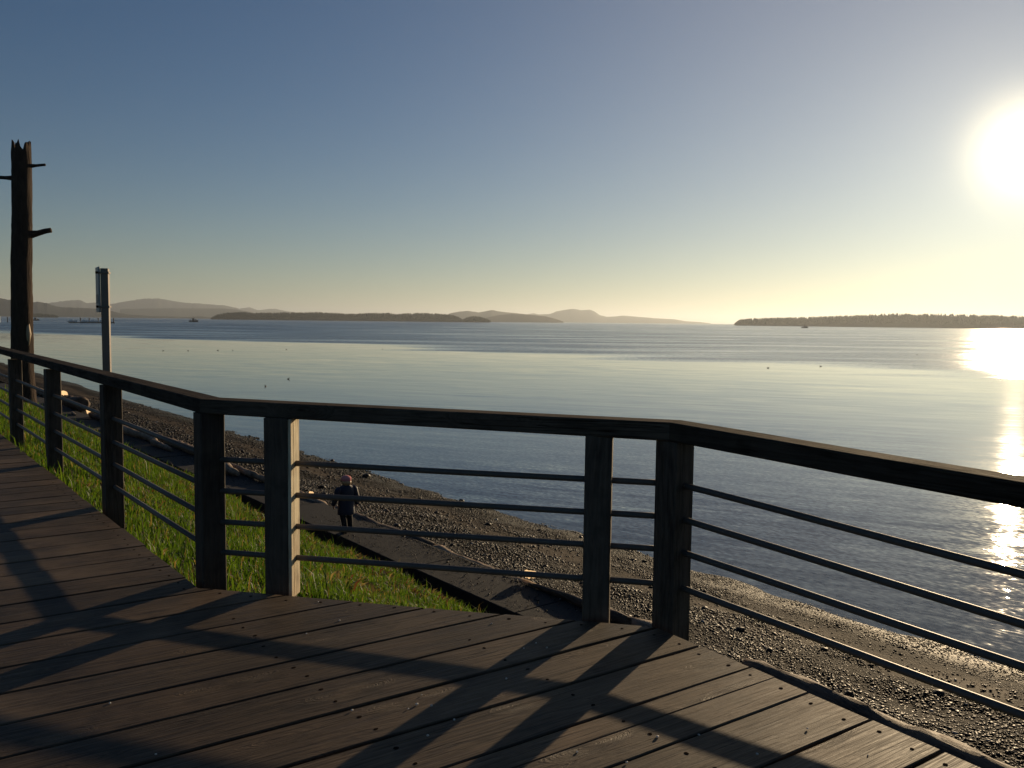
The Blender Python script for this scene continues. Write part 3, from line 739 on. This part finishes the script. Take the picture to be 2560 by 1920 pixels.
# ------------------------------------------------------------ crumbs on the planks
bm = bmesh.new(); bmesh.ops.create_icosphere(bm, subdivisions=1, radius=1.0)
me_c = bpy.data.meshes.new('shell_crumb'); bm.to_mesh(me_c); bm.free(); me_c.materials.append(M_SHELL)
crumbs = [(-0.875, 4.33), (-1.0, 4.14), (0.07, 3.98), (-.01, 3.63), (-.36, 3.46), (-.31, 3.36), (-.37, 3.37), (-.40, 3.33), (-.62, 3.31), (-.21, 3.24), (-.3, 3.11), (.04, 2.86),
          (-0.09, 4.31), (0.13, 4.05), (0.18, 3.99), (0.72, 3.14), (0.42, 2.93), (0.25, 3.0), (.9, 3.0), (-.2, 2.78), (1.3, 3.0), (1.15, 3.2), (-1.6, 3.35), (-1.25, 2.95), (0.56, 3.12), (-1.05, 4.62)]
for i, (x, y) in enumerate(crumbs):
    o = bpy.data.objects.new('shell_crumb', me_c); COL.objects.link(o)
    r = random.uniform(0.003, 0.0062); o.scale = (r * 1.3, r, r * 0.8); o.location = (x, y, r * 0.6); o.rotation_euler = (0, 0, random.uniform(0, 6))
    tag(o, 'small white crumb of shell lying on the brown boardwalk planks', 'shell', 'white shell crumbs scattered on the boardwalk')

# ------------------------------------------------------------ dead tree trunk
N = NT('furrowed bark'); P = N.n('ShaderNodeTexCoord').outputs['Object']
ps = N.vec('MULTIPLY', P, (5, 5, 0.9)); g = N.noise(ps, 2.0, 4, 0.65, 0.6)
N.principled(Base_Color=N.mix(g, (0.02, 0.014, 0.010), (0.085, 0.058, 0.042)), Roughness=0.9, Normal=N.bump(g, 0.09, 1.0), Specular_IOR_Level=0.15)
M_BARK = N.m
M_BARE = simple('bare stripped wood', (0.42, 0.31, 0.19), 0.6, 0, 0.25, 4, 0.01)
SN = Vector((-20.1, 35.3, -2.5))
snag = tag(empty('dead_tree', SN), 'tall dark dead tree trunk with jagged broken top and three stub branches', 'dead tree')
H0 = 11.1
def trunk_c(z):  # gentle lean: top is left of the base
    t = z / H0
    return Vector((0.14 * t - 0.05 * math.sin(t * 5), 0, z))
def trunk_r(z): t = z / H0; return 0.43 - 0.07 * t ** 0.8 + 0.10 * max(0, 0.06 - t) / 0.06
V, F = [], []; seg = 28; zs = list(np.linspace(-0.3, H0 - 0.5, 46))
crown = [0, -0.35, 0.0, -.25, -.45, -.1, 0.02, -.3, -.7, -.95, -.6, -.12, -.05, -.4, -.2, 0.03, -.3, -.42, -.05, -.1, -.5, -.25, 0.0, -.38, -.5, -.15, -.1, -.3]
for z in zs:
    c = trunk_c(z)
    for k in range(seg):
        q = 2 * math.pi * k / seg
        r = trunk_r(z) * (1 + 0.07 * mnoise.noise(Vector((math.cos(q) * 2.2, math.sin(q) * 2.2, z * 0.8))) + 0.05 * mnoise.noise(Vector((math.cos(q) * 4, math.sin(q) * 4, z * 3.5))) + 0.045 * mnoise.noise(Vector((math.cos(q) * 9, math.sin(q) * 9, z * 0.7))))
        V.append(c + Vector((math.cos(q) * r, math.sin(q) * r, 0)))
for inner in (1.0, 0.72):
    for k in range(seg):
        q = 2 * math.pi * k / seg; z = H0 + 0.8 * (crown[k] if inner == 1.0 else crown[k] - 0.05); c = trunk_c(z); r = trunk_r(z) * (0.97 if inner == 1 else 0.8)
        V.append(c + Vector((math.cos(q) * r, math.sin(q) * r, 0)))
for k in range(seg):
    q = 2 * math.pi * k / seg; c = trunk_c(H0 - 1.3); V.append(c + Vector((math.cos(q) * 0.2, math.sin(q) * 0.2, 0)))
rows = len(V) // seg
for i in range(rows - 1):
    for k in range(seg):
        a = i * seg + k; b = i * seg + (k + 1) % seg; F.append((a, b, b + seg, a + seg))
F.append(tuple(range((rows - 1) * seg, rows * seg)))
mesh_obj('trunk', V, F, M_BARK, snag, smooth=True)
def stub(z, ang, L, r, rise, lab=None):
    c = trunk_c(z); d = Vector((math.cos(ang), math.sin(ang), 0))
    pts = [c + d * 0.15, c + d * 0.36 + Vector((0, 0, 0.0)), c + d * (0.42 + L * 0.3) + Vector((0, 0, rise * 0.3)), c + d * (0.4 + L * 0.7) + Vector((0, 0, rise * 0.75)), c + d * (0.4 + L) + Vector((0, 0, rise))]
    V, F = tube_data(pts, [r * 1.9, r * 1.5, r, r * 0.95, r * 0.92], 10, 0.07)
    return mesh_obj('branch', V, F, M_BARK, snag, smooth=True)
stub(H0 - 1.0, 0.1, 0.52, 0.055, 0.06); stub(H0 - 1.5, 3.05, 0.9, 0.075, 0.05); stub(H0 - 3.75, 0.15, 0.72, 0.11, 0.20)
V, F = tube_data([trunk_c(2.7) + Vector((0.31, -0.14, 0)), trunk_c(3.3) + Vector((0.33, -0.13, 0)), trunk_c(4.0) + Vector((0.30, -0.13, 0))], [0.05, 0.12, 0.05], 8, 0.1)
mesh_obj('bare_patch', V, F, M_BARE, snag, smooth=True)['label'] = 'pale bare wood where the bark is gone'

# ------------------------------------------------------------ sign on a square post, seen edge on from behind
SG = Vector((-5.19, 11.0, 0)); gz = bank_z(SG.dot(EU), SG.dot(EV))
sign = tag(empty('sign_post', (SG.x, SG.y, gz), 0), 'square grey sign post with narrow pale sign board facing the sea', 'sign post')
top = 2.16 - gz
V, F = box_data(-0.045, 0.045, -0.045, 0.045, -0.3, top, 0.004)
o = mesh_obj('post', V, F, M_STEELPOST, sign); o.rotation_euler = (0, 0, math.radians(13))
V, F = box_data(-0.012, 0.012, 0.0, 0.29, top - 0.555, top + 0.02, 0.004)
b = mesh_obj('sign_board', V, F, M_SIGN, sign); b.location = (-0.052, -0.045, 0); b.rotation_euler = (0, 0, math.radians(32))
V, F = box_data(-0.014, -0.012, 0.02, 0.27, top - 0.44, top - 0.33)
p_ = mesh_obj('printed_band', V, F, M_SIGNPRINT, b)
V, F = box_data(0.0125, 0.0145, 0.02, 0.27, top - 0.42, top - 0.33)
mesh_obj('printed_band', V, F, M_SIGNPRINT, b)
for z in (top - 0.055, top - 0.485):
    V, F = box_data(-0.075, 0.056, -0.058, 0.056, z - 0.014, z + 0.014, 0.003)
    br = mesh_obj('bracket', V, F, M_STEELPOST, sign); br.rotation_euler = (0, 0, math.radians(13))
    V, F = tube_data([(-0.075, -0.062, z), (-0.095, -0.072, z)], [0.016, 0.014], 8)
    mesh_obj('bolt', V, F, M_BOLT, br)

# ------------------------------------------------------------ person walking away on the walkway
PS = 1.19
PP = uv(16.15, 8.25, -2.9)
person = tag(empty('person', PP, 0), 'person in pink knitted hat and dark knee length coat walking away on the walkway', 'person')
person.rotation_euler = (0, 0, math.atan2(EU.y, EU.x) - math.pi / 2 - 0.05); person.scale = (PS * 1.2, PS * 1.2, PS)
M_SKIN = simple('skin', (0.55, 0.33, 0.23), 0.55, 0, 0.1, 20)
M_COAT = simple('dark navy coat cloth', (0.018, 0.022, 0.042), 0.62, 0, 0.3, 14, 0.003, 0.4)
M_TROUS = simple('black trousers cloth', (0.015, 0.014, 0.015), 0.8, 0, 0.3, 14, 0.002, 0.3)
M_HAT = simple('pink knitted wool', (0.78, 0.30, 0.28), 0.9, 0, 0.2, 40, 0.004, 0.2)
M_HAIR = simple('light brown hair', (0.50, 0.31, 0.15), 0.5, 0, 0.3, 30, 0.003)
M_BOOT = simple('dark rubber boots', (0.02, 0.02, 0.02), 0.4, 0, 0.2, 10)
def skin_obj(name, verts, edges, radii, mat, parent, sub=1, root=0):
    me = bpy.data.meshes.new(name); me.from_pydata(verts, edges, []); me.materials.append(mat)
    o = bpy.data.objects.new(name, me); COL.objects.link(o); o.parent = parent
    sm = o.modifiers.new('skin', 'SKIN'); sm.use_smooth_shade = True
    lay = me.skin_vertices[0] if me.skin_vertices else None
    if lay is None:
        bm = bmesh.new(); bm.from_mesh(me); bm.verts.layers.skin.verify(); bm.to_mesh(me); bm.free(); lay = me.skin_vertices[0]
    for i, r in enumerate(radii):
        lay.data[i].radius = r if isinstance(r, tuple) else (r, r); lay.data[i].use_root = (i == root)
    ss = o.modifiers.new('subsurf', 'SUBSURF'); ss.levels = sub; ss.render_levels = sub
    return o
# figure of unit height, facing +y, x to its right
vb = [(0, 0, 0.53), (0, 0, 0.64), (0, 0.0, 0.76), (0, 0.005, 0.83), (0, 0.01, 0.87), (0, 0.012, 0.93), (0, 0.005, 0.965)]
eb = [(0, 1), (1, 2), (2, 3), (3, 4), (4, 5), (5, 6)]; rb = [(0.08, 0.06), (0.078, 0.058), (0.09, 0.06), 0.035, (0.052, 0.058), (0.064, 0.072), (0.045, 0.052)]
def addc(start, pts, rs):
    a = start
    for p, r in zip(pts, rs):
        vb.append(p); rb.append(r); eb.append((a, len(vb) - 1)); a = len(vb) - 1
    return a
legR = addc(0, [(0.05, 0.0, 0.50), (0.058, 0.04, 0.27), (0.058, -0.0, 0.05), (0.06, 0.06, 0.025)], [0.052, 0.036, 0.024, 0.026])
legL = addc(0, [(-0.05, 0.0, 0.50), (-0.055, -0.01, 0.27), (-0.055, -0.09, 0.06), (-0.055, -0.03, 0.025)], [0.052, 0.036, 0.024, 0.026])
for s_, yb in ((1, -0.02), (-1, 0.05)):
    sh = addc(2, [(0.115 * s_, 0, 0.775), (0.15 * s_, yb * 0.5 - 0.01, 0.62), (0.165 * s_, yb + 0.02, 0.485), (0.168 * s_, yb + 0.03, 0.455)], [0.038, 0.028, 0.019, 0.021])
    hx, hy, hz = vb[sh]
    for kf in range(4):
        fy = hy - 0.018 + 0.012 * kf; ln = (0.030, 0.036, 0.034, 0.026)[kf]
        addc(sh, [(hx, fy, hz - 0.022), (hx - 0.004 * s_, fy, hz - 0.022 - ln * 0.5), (hx - 0.010 * s_, fy, hz - 0.022 - ln)], [0.0068, 0.006, 0.005])
    addc(sh, [(hx - 0.008 * s_, hy + 0.026, hz - 0.012), (hx - 0.012 * s_, hy + 0.034, hz - 0.032)], [0.0075, 0.006])
skin_obj('body', vb, eb, rb, M_SKIN, person)
def rings(spec, seg=20, jit=0.0, shell=False):
    V, F = [], []
    for (cx, cy, cz, rx, ry) in spec:
        for k in range(seg):
            q = 2 * math.pi * k / seg; f = 1 + jit * mnoise.noise(Vector((math.cos(q) * 3, math.sin(q) * 3, cz * 9)))
            V.append(Vector((cx + math.cos(q) * rx * f, cy + math.sin(q) * ry * f, cz)))
    for i in range(len(spec) - 1):
        for k in range(seg):
            a = i * seg + k; b = i * seg + (k + 1) % seg; F.append((a, b, b + seg, a + seg))
    F.append(tuple(reversed(range(seg)))); F.append(tuple(range((len(spec) - 1) * seg, len(spec) * seg)))
    return V, F
coat = rings([(0, 0, 0.315, 0.128, 0.10), (0, 0, 0.33, 0.132, 0.103), (0, 0, 0.42, 0.128, 0.098), (0, 0, 0.53, 0.122, 0.09), (0, 0, 0.62, 0.112, 0.083), (0, 0, 0.70, 0.12, 0.085), (0, 0, 0.765, 0.128, 0.082), (0, 0, 0.805, 0.105, 0.07), (0, 0.0, 0.828, 0.058, 0.055), (0, 0.0, 0.855, 0.052, 0.05)], 24, 0.08)
arms = []
for s_, yb in ((1, -0.02), (-1, 0.05)):
    arms.append(tube_data([(0.095 * s_, 0, 0.79), (0.128 * s_, 0, 0.755), (0.155 * s_, yb * 0.5 - 0.01, 0.62), (0.170 * s_, yb + 0.015, 0.50), (0.170 * s_, yb + 0.02, 0.475)], [0.045, 0.05, 0.042, 0.033, 0.032], 14, 0.04))
V, F = merge(coat, *arms); mesh_obj('coat', V, F, M_COAT, person, smooth=True)
tr = []
tr.append(tube_data([(0.05, 0, 0.50), (0.058, 0.03, 0.30), (0.06, 0.0, 0.09), (0.06, 0.0, 0.07)], [0.06, 0.047, 0.040, 0.038], 14, 0.05))
tr.append(tube_data([(-0.05, 0, 0.50), (-0.055, -0.01, 0.30), (-0.055, -0.08, 0.09), (-0.055, -0.085, 0.07)], [0.06, 0.047, 0.040, 0.038], 14, 0.05))
V, F = merge(*tr); mesh_obj('trousers', V, F, M_TROUS, person, smooth=True)
for x, y in ((0.06, 0.0), (-0.055, -0.085)):
    V, F = rings([(x, y + 0.025, 0.0, 0.032, 0.065), (x, y + 0.025, 0.02, 0.034, 0.068), (x, y + 0.012, 0.05, 0.031, 0.048), (x, y, 0.095, 0.033, 0.036)], 14)
    mesh_obj('boot', V, F, M_BOOT, person, smooth=True)
V, F = rings([(0, 0.008, 0.905, 0.070, 0.080), (0, 0.006, 0.93, 0.076, 0.085), (0, 0.002, 0.96, 0.074, 0.081), (0, -0.002, 0.985, 0.058, 0.064), (0, -0.004, 1.0, 0.03, 0.034), (0, -0.004, 1.004, 0.008, 0.01)], 20, 0.04)
mesh_obj('knitted_hat', V, F, M_HAT, person, smooth=True)
V, F = rings([(0, -0.012, 0.835, 0.05, 0.05), (0, -0.010, 0.87, 0.064, 0.066), (0, -0.004, 0.91, 0.069, 0.074)], 18, 0.15)
mesh_obj('hair', V, F, M_HAIR, person, smooth=True)
V, F = tube_data([(0, 0.075, 0.905), (0, 0.092, 0.893), (0, 0.078, 0.882)], [0.006, 0.010, 0.006], 8)
mesh_obj('nose', V, F, M_SKIN, person, smooth=True)
for x in (-0.024, 0.024):
    V, F = tube_data([(x, 0.066, 0.903), (x, 0.075, 0.903)], [0.007, 0.004], 8); mesh_obj('eye', V, F, M_BOOT, person)
V, F = tube_data([(-0.018, 0.071, 0.868), (0, 0.077, 0.867), (0.018, 0.071, 0.868)], [0.003, 0.005, 0.003], 6); mesh_obj('mouth', V, F, M_HAT, person)

# ------------------------------------------------------------ far shores
def ridge(name, D, prof, mat=M_HILL, rough=1.0, sub=3.0, depth=0.10, lower=0.0, kind='structure'):
    xs = [p[0] for p in prof]; ys = [p[1] for p in prof]
    X = np.arange(xs[0], xs[-1] + 0.1, sub); Y = np.interp(X, xs, ys)
    V, F = [], []; prof_rows = ((0.0, 1 - depth), (0.35, 1 - depth * 0.72), (0.72, 1 - depth * 0.4), (0.94, 1 - depth * 0.12), (1.0, 1.0), (0.75, 1 + depth * 0.5), (0.0, 1 + depth * 1.2))
    for x, y in zip(X, Y):
        dx, dy, sl_ = bearing(x, y)
        hgt = max(0.5, EYE + sl_ * D - SEA - lower)
        hgt *= 1 + 0.03 * rough * mnoise.noise(Vector((x * 0.13, D, 0))) + 0.02 * rough * mnoise.noise(Vector((x * 0.5, D, 3)))
        for fz, fd in prof_rows:
            wob = 1 + 0.15 * mnoise.noise(Vector((x * 0.05, fz * 3, D))) * (0 < fz < 1)
            V.append((dx * D * fd, dy * D * fd, SEA - 1.5 + (hgt + 1.5) * fz * wob if fz < 1 else SEA + hgt))
    m = len(prof_rows)
    for i in range(len(X) - 1):
        for j in range(m - 1):
            a = i * m + j; F.append((a, a + m, a + m + 1, a + 1))
    return tag(mesh_obj(name, V, F, mat, smooth=True), kind=kind)
def forest(name, D, prof, n, th=(8, 14), depth=0.03, label=None, seed=1):
    """conifers on the island: cones of uneven height, one mass"""
    g = np.random.default_rng(seed); xs = [p[0] for p in prof]; ys = [p[1] for p in prof]
    x = g.uniform(xs[0], xs[-1], n); y = np.interp(x, xs, ys); Vl, Fl = [], []
    for i in range(n):
        dx, dy, s0 = bearing(x[i], y[i]); f = 1 - depth + depth * 1.2 * g.random()
        hh = EYE + s0 * D - SEA; full = max(2.5, hh); th_ = min(full, g.uniform(*th) * (1 if g.random() > 0.06 else 1.35))
        zt = SEA + full * (0.55 + 0.45 * min(1, (f - 1 + depth) / depth)) * g.uniform(0.86, 1.03); zb = max(SEA, zt - th_)
        if zt - zb < 2: zt = zb + 3
        r = g.uniform(2.0, 3.8); cx, cy = dx * D * f, dy * D * f; a0 = g.uniform(0, 6); b = len(Vl)
        for q in range(5):
            rr = r * g.uniform(0.7, 1.2); Vl.append((cx + rr * math.cos(a0 + q * 1.2566), cy + rr * math.sin(a0 + q * 1.2566), zb + (zt - zb) * 0.15))
        for q in range(5):
            rr = r * 0.6 * g.uniform(0.6, 1.2); Vl.append((cx + rr * math.cos(a0 + q * 1.2566), cy + rr * math.sin(a0 + q * 1.2566), zb + (zt - zb) * 0.62))
        Vl.append((cx, cy, zt))
        for q in range(5):
            q2 = (q + 1) % 5; Fl += [(b + q, b + q2, b + 5 + q2), (b + q, b + 5 + q2, b + 5 + q), (b + 5 + q, b + 5 + q2, b + 10)]
    o = fast_mesh(name, np.array(Vl), np.array(Fl), M_FOREST); return tag(o, kind='stuff')
pM = [(528, 792), (533, 790), (541, 786), (554, 781), (580, 779.6), (606, 778.5), (645, 780.7), (690, 779.7), (800, 779), (839, 781), (874, 783), (924, 781), (978, 781), (989, 784.5), (1000, 783), (1021, 781.7), (1071, 781), (1104, 783.4), (1130, 785.6), (1147, 791), (1156, 797)]
pI = [(1152, 799.5), (1158, 797), (1167, 792), (1186, 788), (1201, 790), (1217, 796), (1226, 800)]
pR = [(1836, 808), (1841, 803), (1851, 796.5), (1903, 793.5), (1948, 792), (2006, 791.5), (2040, 789.5), (2075, 788.5), (2143, 786), (2195, 784), (2229, 782.5), (2298, 782.6), (2350, 783), (2418, 784.7), (2487, 786), (2560, 789), (2700, 792), (2900, 797), (2990, 812)]
ridge('island', 3300, pM, rough=0.3, depth=0.04, lower=9); forest('island_forest', 3300, pM, 3600, seed=2)
ridge('islet', 3200, pI, rough=0.3, depth=0.02, lower=6); forest('islet_forest', 3200, pI, 320, seed=3)
ridge('right_island', 3000, pR, rough=0.3, depth=0.04, lower=9); forest('right_island_forest', 3000, pR, 4200, seed=4)
pS = [(60, 783), (81, 782.5), (100, 783), (125, 784.5), (145, 788)]
ridge('spit', 3600, pS, rough=0.5, depth=0.02, lower=4); forest('spit_forest', 3600, pS, 240, (5, 9), seed=5)
ridge('near_left_hill', 6000, [(-200, 738), (0, 745.6), (27, 750), (60, 753), (81, 756), (93, 754), (119, 758), (130, 763), (153, 768), (210, 770), (249, 772), (281, 778), (297, 782), (320, 786), (350, 788), (385, 790.5), (410, 791), (445, 791.5), (470, 792.5), (500, 790.5), (512, 792), (528, 793.5)], rough=1.3, sub=1.6)
ridge('left_foothill', 9000, [(300, 773), (320, 772), (420, 770.5), (480, 771), (560, 771), (600, 775), (640, 783), (680, 794)], rough=0.8)
ridge('left_mountain', 12500, [(60, 762), (119, 758.6), (171, 751), (195, 750), (203, 751), (217, 758), (249, 755), (278, 760), (320, 752.5), (359, 746.6), (396, 746), (454, 756), (515, 760), (565, 764), (598, 771.6)], rough=1.0)
ridge('far_low_hills', 15000, [(590, 774), (598, 771.6), (624, 768), (643, 775), (652, 775), (676, 771.6), (697, 774), (721, 778.5), (760, 785), (800, 795)], rough=0.6)
ridge('centre_hill', 8000, [(1100, 798), (1125, 783), (1147, 779), (1169, 777), (1197, 781), (1230, 775), (1251, 779), (1280, 782), (1320, 786), (1360, 798)], rough=0.6)
ridge('centre_foothill', 5500, [(1205, 799), (1217, 794), (1245, 788), (1280, 784.5), (1290, 785.6), (1318, 786), (1363, 790.6), (1389, 797), (1409, 804)], rough=0.6)
ridge('centre_mountain', 11500, [(1290, 792), (1322, 785), (1334, 783), (1346, 786), (1374, 785), (1394, 778), (1422, 773), (1434, 772), (1452, 775.4), (1475, 774), (1485, 778), (1500, 788), (1515, 792), (1533, 791.4), (1558, 789), (1596, 792), (1639, 795.7), (1685, 798), (1715, 803), (1748, 805), (1776, 808)], rough=0.4)

# ------------------------------------------------------------ things on the water
M_DKWOOD = simple('tarred pile wood', (0.04, 0.033, 0.028), 0.8, 0, 0.3, 3)
M_WHITE = simple('white painted hull', (0.85, 0.84, 0.80), 0.4, 0, 0.06, 2)
M_HULL = simple('dark hull paint', (0.05, 0.06, 0.065), 0.5, 0, 0.2, 2)
M_CABIN = simple('weathered cabin paint', (0.12, 0.12, 0.12), 0.5, 0, 0.2, 2)
def hull_data(L, Wd, Hh, draft=0.25):
    V, F = [], []; st_ = 9
    for i in range(st_):
        t = i / (st_ - 1); x = -L / 2 + L * t; w = Wd / 2 * (1 - max(0, (t - 0.55) / 0.45) ** 2 * 0.97) * (0.85 + 0.15 * min(1, t * 4)); sheer = Hh * (1 + 0.45 * max(0, t - 0.5) ** 1.5 * 2)
        for y, z in ((0, -draft), (w * 0.75, -draft * 0.3), (w, sheer * 0.5), (w * 1.02, sheer), (0, sheer * 0.97), (-w * 1.02, sheer), (-w, sheer * 0.5), (-w * 0.75, -draft * 0.3)):
            V.append((x, y, z))
        if i:
            b = (i - 1) * 8
            for k in range(8): F.append((b + k, b + (k + 1) % 8, b + 8 + (k + 1) % 8, b + 8 + k))
    F.append(tuple(range(8))); F.append(tuple(reversed(range((st_ - 1) * 8, st_ * 8)))); return V, F
def boat(loc, rz, L, label, hullmat, cabmat, kindname='fishing_boat'):
    t = tag(empty(kindname, loc, rz), label, 'boat')
    V, F = hull_data(L, L * 0.3, L * 0.12, L * 0.05); mesh_obj('hull', V, F, hullmat, t, smooth=False)
    V, F = box_data(-L * 0.16, L * 0.12, -L * 0.1, L * 0.1, L * 0.11, L * 0.27, L * 0.01); c = mesh_obj('cabin', V, F, cabmat, t)
    V, F = box_data(-L * 0.18, L * 0.15, -L * 0.115, L * 0.115, L * 0.27, L * 0.285, 0.01); mesh_obj('roof', V, F, cabmat, c)
    V, F = box_data(L * 0.1205, L * 0.123, -L * 0.08, L * 0.08, L * 0.19, L * 0.25); mesh_obj('window', V, F, M_BOLT, c)
    V, F = tube_data([(-L * 0.02, 0, L * 0.28), (-L * 0.02, 0, L * 0.42)], [L * 0.012, L * 0.006], 6); mesh_obj('mast', V, F, M_DKWOOD, t)
    t.scale = (1, 1, 1.45)
    V, F = tube_data([(-L * 0.35, 0, L * 0.1), (-L * 0.35, 0, L * 0.24), (-L * 0.45, 0, L * 0.25)], [L * 0.02, L * 0.02, L * 0.012], 6); mesh_obj('winch_frame', V, F, M_DKWOOD, t)
    V, F = box_data(L * 0.2, L * 0.34, -L * 0.05, L * 0.05, L * 0.13, L * 0.22, 0.02); mesh_obj('deck_gear', V, F, cabmat, t)
    return t
boat((-418, 1129, SEA), math.radians(15), 11.5, 'small dark fishing boat with pale bow trailing a white wake', M_HULL, M_CABIN)
boat((481, 1420, SEA), math.radians(-20), 10.5, 'tiny grey motor boat in front of the right island', M_CABIN, M_CABIN, 'motor_boat')
boat((-574, 1037, SEA), math.radians(10), 8.0, 'tiny dark boat showing just right of the dead trunk', M_HULL, M_HULL, 'motor_boat')
# wakes: low foam ridges
M_FOAMW = simple('churned foam', (0.55, 0.6, 0.62), 0.35, 0, 0.1, 0.05)
def wake(pts, w, label):
    V, F = [], []
    for i, (x, y) in enumerate(pts):
        a = Vector(pts[min(i + 1, len(pts) - 1)]) - Vector(pts[max(i - 1, 0)]); n_ = Vector((-a.y, a.x)).normalized()
        ww = w * (0.4 + 0.6 * math.sin(math.pi * min(1, (i + 0.5) / len(pts))))
        for s_, z in ((-1, SEA + 0.01), (0, SEA + 0.16), (1, SEA + 0.01)): V.append((x + n_.x * ww * s_, y + n_.y * ww * s_, z))
        if i:
            b = (i - 1) * 3
            for k in range(2): F.append((b + k, b + k + 1, b + k + 4, b + k + 3))
    return tag(mesh_obj('wake', V, F, M_FOAMW, smooth=True), label, 'wake')
wake([(-418 - t * 9, 1127 - t * 27 + 3 * math.sin(t)) for t in np.linspace(0, 12, 26)], 2.2, 'thin white wake trailing left from the dark fishing boat')
# floating dock with moored dinghies
DK = Vector((-365, 748, SEA)); dd = Vector((-0.30, 0.955, 0)).normalized(); dn = Vector((0.955, 0.30, 0))
dv = Vector((0.905, 0.425, 0)).normalized()      # runs roughly across the view
dockL = 36.0; ang = math.atan2(dv.y, dv.x)
dock = tag(empty('floating_dock', DK, ang), 'long low floating dock with dark piles far out beside the sign post', 'dock')
V, F = box_data(-dockL / 2, dockL / 2, -1.5, 1.5, -0.3, 0.75, 0.05); mesh_obj('deck', V, F, M_DKWOOD, dock)
for x in (-9, -2.2, 4.8, 11.0, 17.0):
    V, F = tube_data([(x, 1.2, -2), (x, 1.2, random.uniform(4.0, 4.8))], [0.45, 0.42], 8); mesh_obj('pile', V, F, M_DKWOOD, dock)
for x, L, lab in ((-15.2, 7.5, 'white dinghy at the left end of the floating dock'), (-5.6, 7.0, 'white dinghy between the first two piles of the dock'), (1.3, 6.5, 'white dinghy at the middle of the floating dock'), (8.2, 6.5, 'white dinghy right of the dock middle')):
    t = tag(empty('dinghy', DK + dv * x + Vector((0, 0, 0.78)), ang), lab, 'dinghy', 'white dinghies on the floating dock')
    V, F = hull_data(L, 2.0, 1.3, 0.1); mesh_obj('hull', V, F, M_WHITE, t); V, F = box_data(-L * 0.3, L * 0.1, -0.7, 0.7, 1.2, 2.1, 0.1); mesh_obj('seat_cover', V, F, M_WHITE, t)
t = tag(empty('sail_dinghy', DK + dv * 14.6 + Vector((0, 0, 0.78)), ang), 'small sailing dinghy with furled white sail at the right end of the dock', 'dinghy')
V, F = hull_data(3.6, 1.3, 0.6, 0.1); mesh_obj('hull', V, F, M_WHITE, t)
mesh_obj('sail', [(-0.5, 0.05, 0.6), (0.7, 0.05, 0.6), (0.35, 0.03, 3.4), (-0.5, -0.05, 0.6), (0.7, -0.05, 0.6), (0.35, -0.03, 3.4)], [(0, 1, 2), (5, 4, 3), (0, 3, 4, 1), (1, 4, 5, 2), (2, 5, 3, 0)], M_WHITE, t)
for (x, y, h_, r_, m_, lab) in ((-424.0, 712, 5.2, 0.55, M_WHITE, 'white mooring pile at the far left edge of the water'), (-419.6, 716, 4.6, 0.38, M_DKWOOD, 'left one of two dark mooring piles beside the white pile'), (-417.6, 720, 4.6, 0.38, M_DKWOOD, 'right one of two dark mooring piles beside the white pile')):
    V, F = tube_data([(0, 0, -3), (0, 0, h_ * 0.9), (0, 0, h_)], [r_, r_ * 0.92, r_ * 0.75], 10)
    o = mesh_obj('mooring_pile', V, F, m_, smooth=False); o.location = (x, y, SEA); tag(o, lab, 'mooring pile', 'mooring piles out in the bay')
# water birds
M_BIRD = simple('dark duck plumage', (0.03, 0.027, 0.025), 0.7, 0, 0.3, 12)
def duck(loc, rz, label, first=[None]):
    t = tag(empty('duck', loc, rz), label, 'duck', 'ducks floating on the calm water')
    if first[0] is None:
        V, F = tube_data([(-0.27, 0, 0.12), (-0.2, 0, 0.08), (-0.05, 0, 0.06), (0.1, 0, 0.07), (0.2, 0, 0.1)], [0.015, 0.06, 0.1, 0.09, 0.03], 10, 0, True, 0.75)
        a = mesh_obj('body', V, F, M_BIRD, t, smooth=True)
        V, F = merge(tube_data([(0.15, 0, 0.1), (0.19, 0, 0.19), (0.21, 0, 0.25), (0.22, 0, 0.28)], [0.045, 0.03, 0.042, 0.02], 8), tube_data([(0.23, 0, 0.245), (0.30, 0, 0.235)], [0.017, 0.008], 6))
        b = mesh_obj('head', V, F, M_BIRD, t, smooth=True); first[0] = (a, b)
    else:
        for s_ in first[0]:
            c = s_.copy(); COL.objects.link(c); c.parent = t
    t.scale = (0.62, 0.62, 0.62); return t
for x, y, lab in ((-60, 147.8, 'leftmost duck of the far row, nearest the sign post'), (-56.2, 149, 'second duck from the left in the far row'), (-52.2, 152.4, 'third duck in the far row on the pale water'), (-49.8, 153.2, 'fourth duck in the far row, close behind the third'),
                  (-42.1, 160.2, 'duck alone under the left end of the wooded island'), (-25.4, 168.3, 'duck on the dark streak below the wooded island'), (-20.9, 72.7, 'duck closest to the top rail left of centre'), (-21.3, 81.7, 'duck just behind the closest duck left of centre'),
                  (-0.9, 167.2, 'duck near the middle of the bay'), (42.6, 118.7, 'dark duck right of centre below the motor boat'), (33.6, 112.8, 'small duck left of the dark duck below the motor boat'), (80.4, 170.9, 'lone duck far right towards the sun glitter')):
    duck((x, y, SEA), random.uniform(0, 6.2), lab)
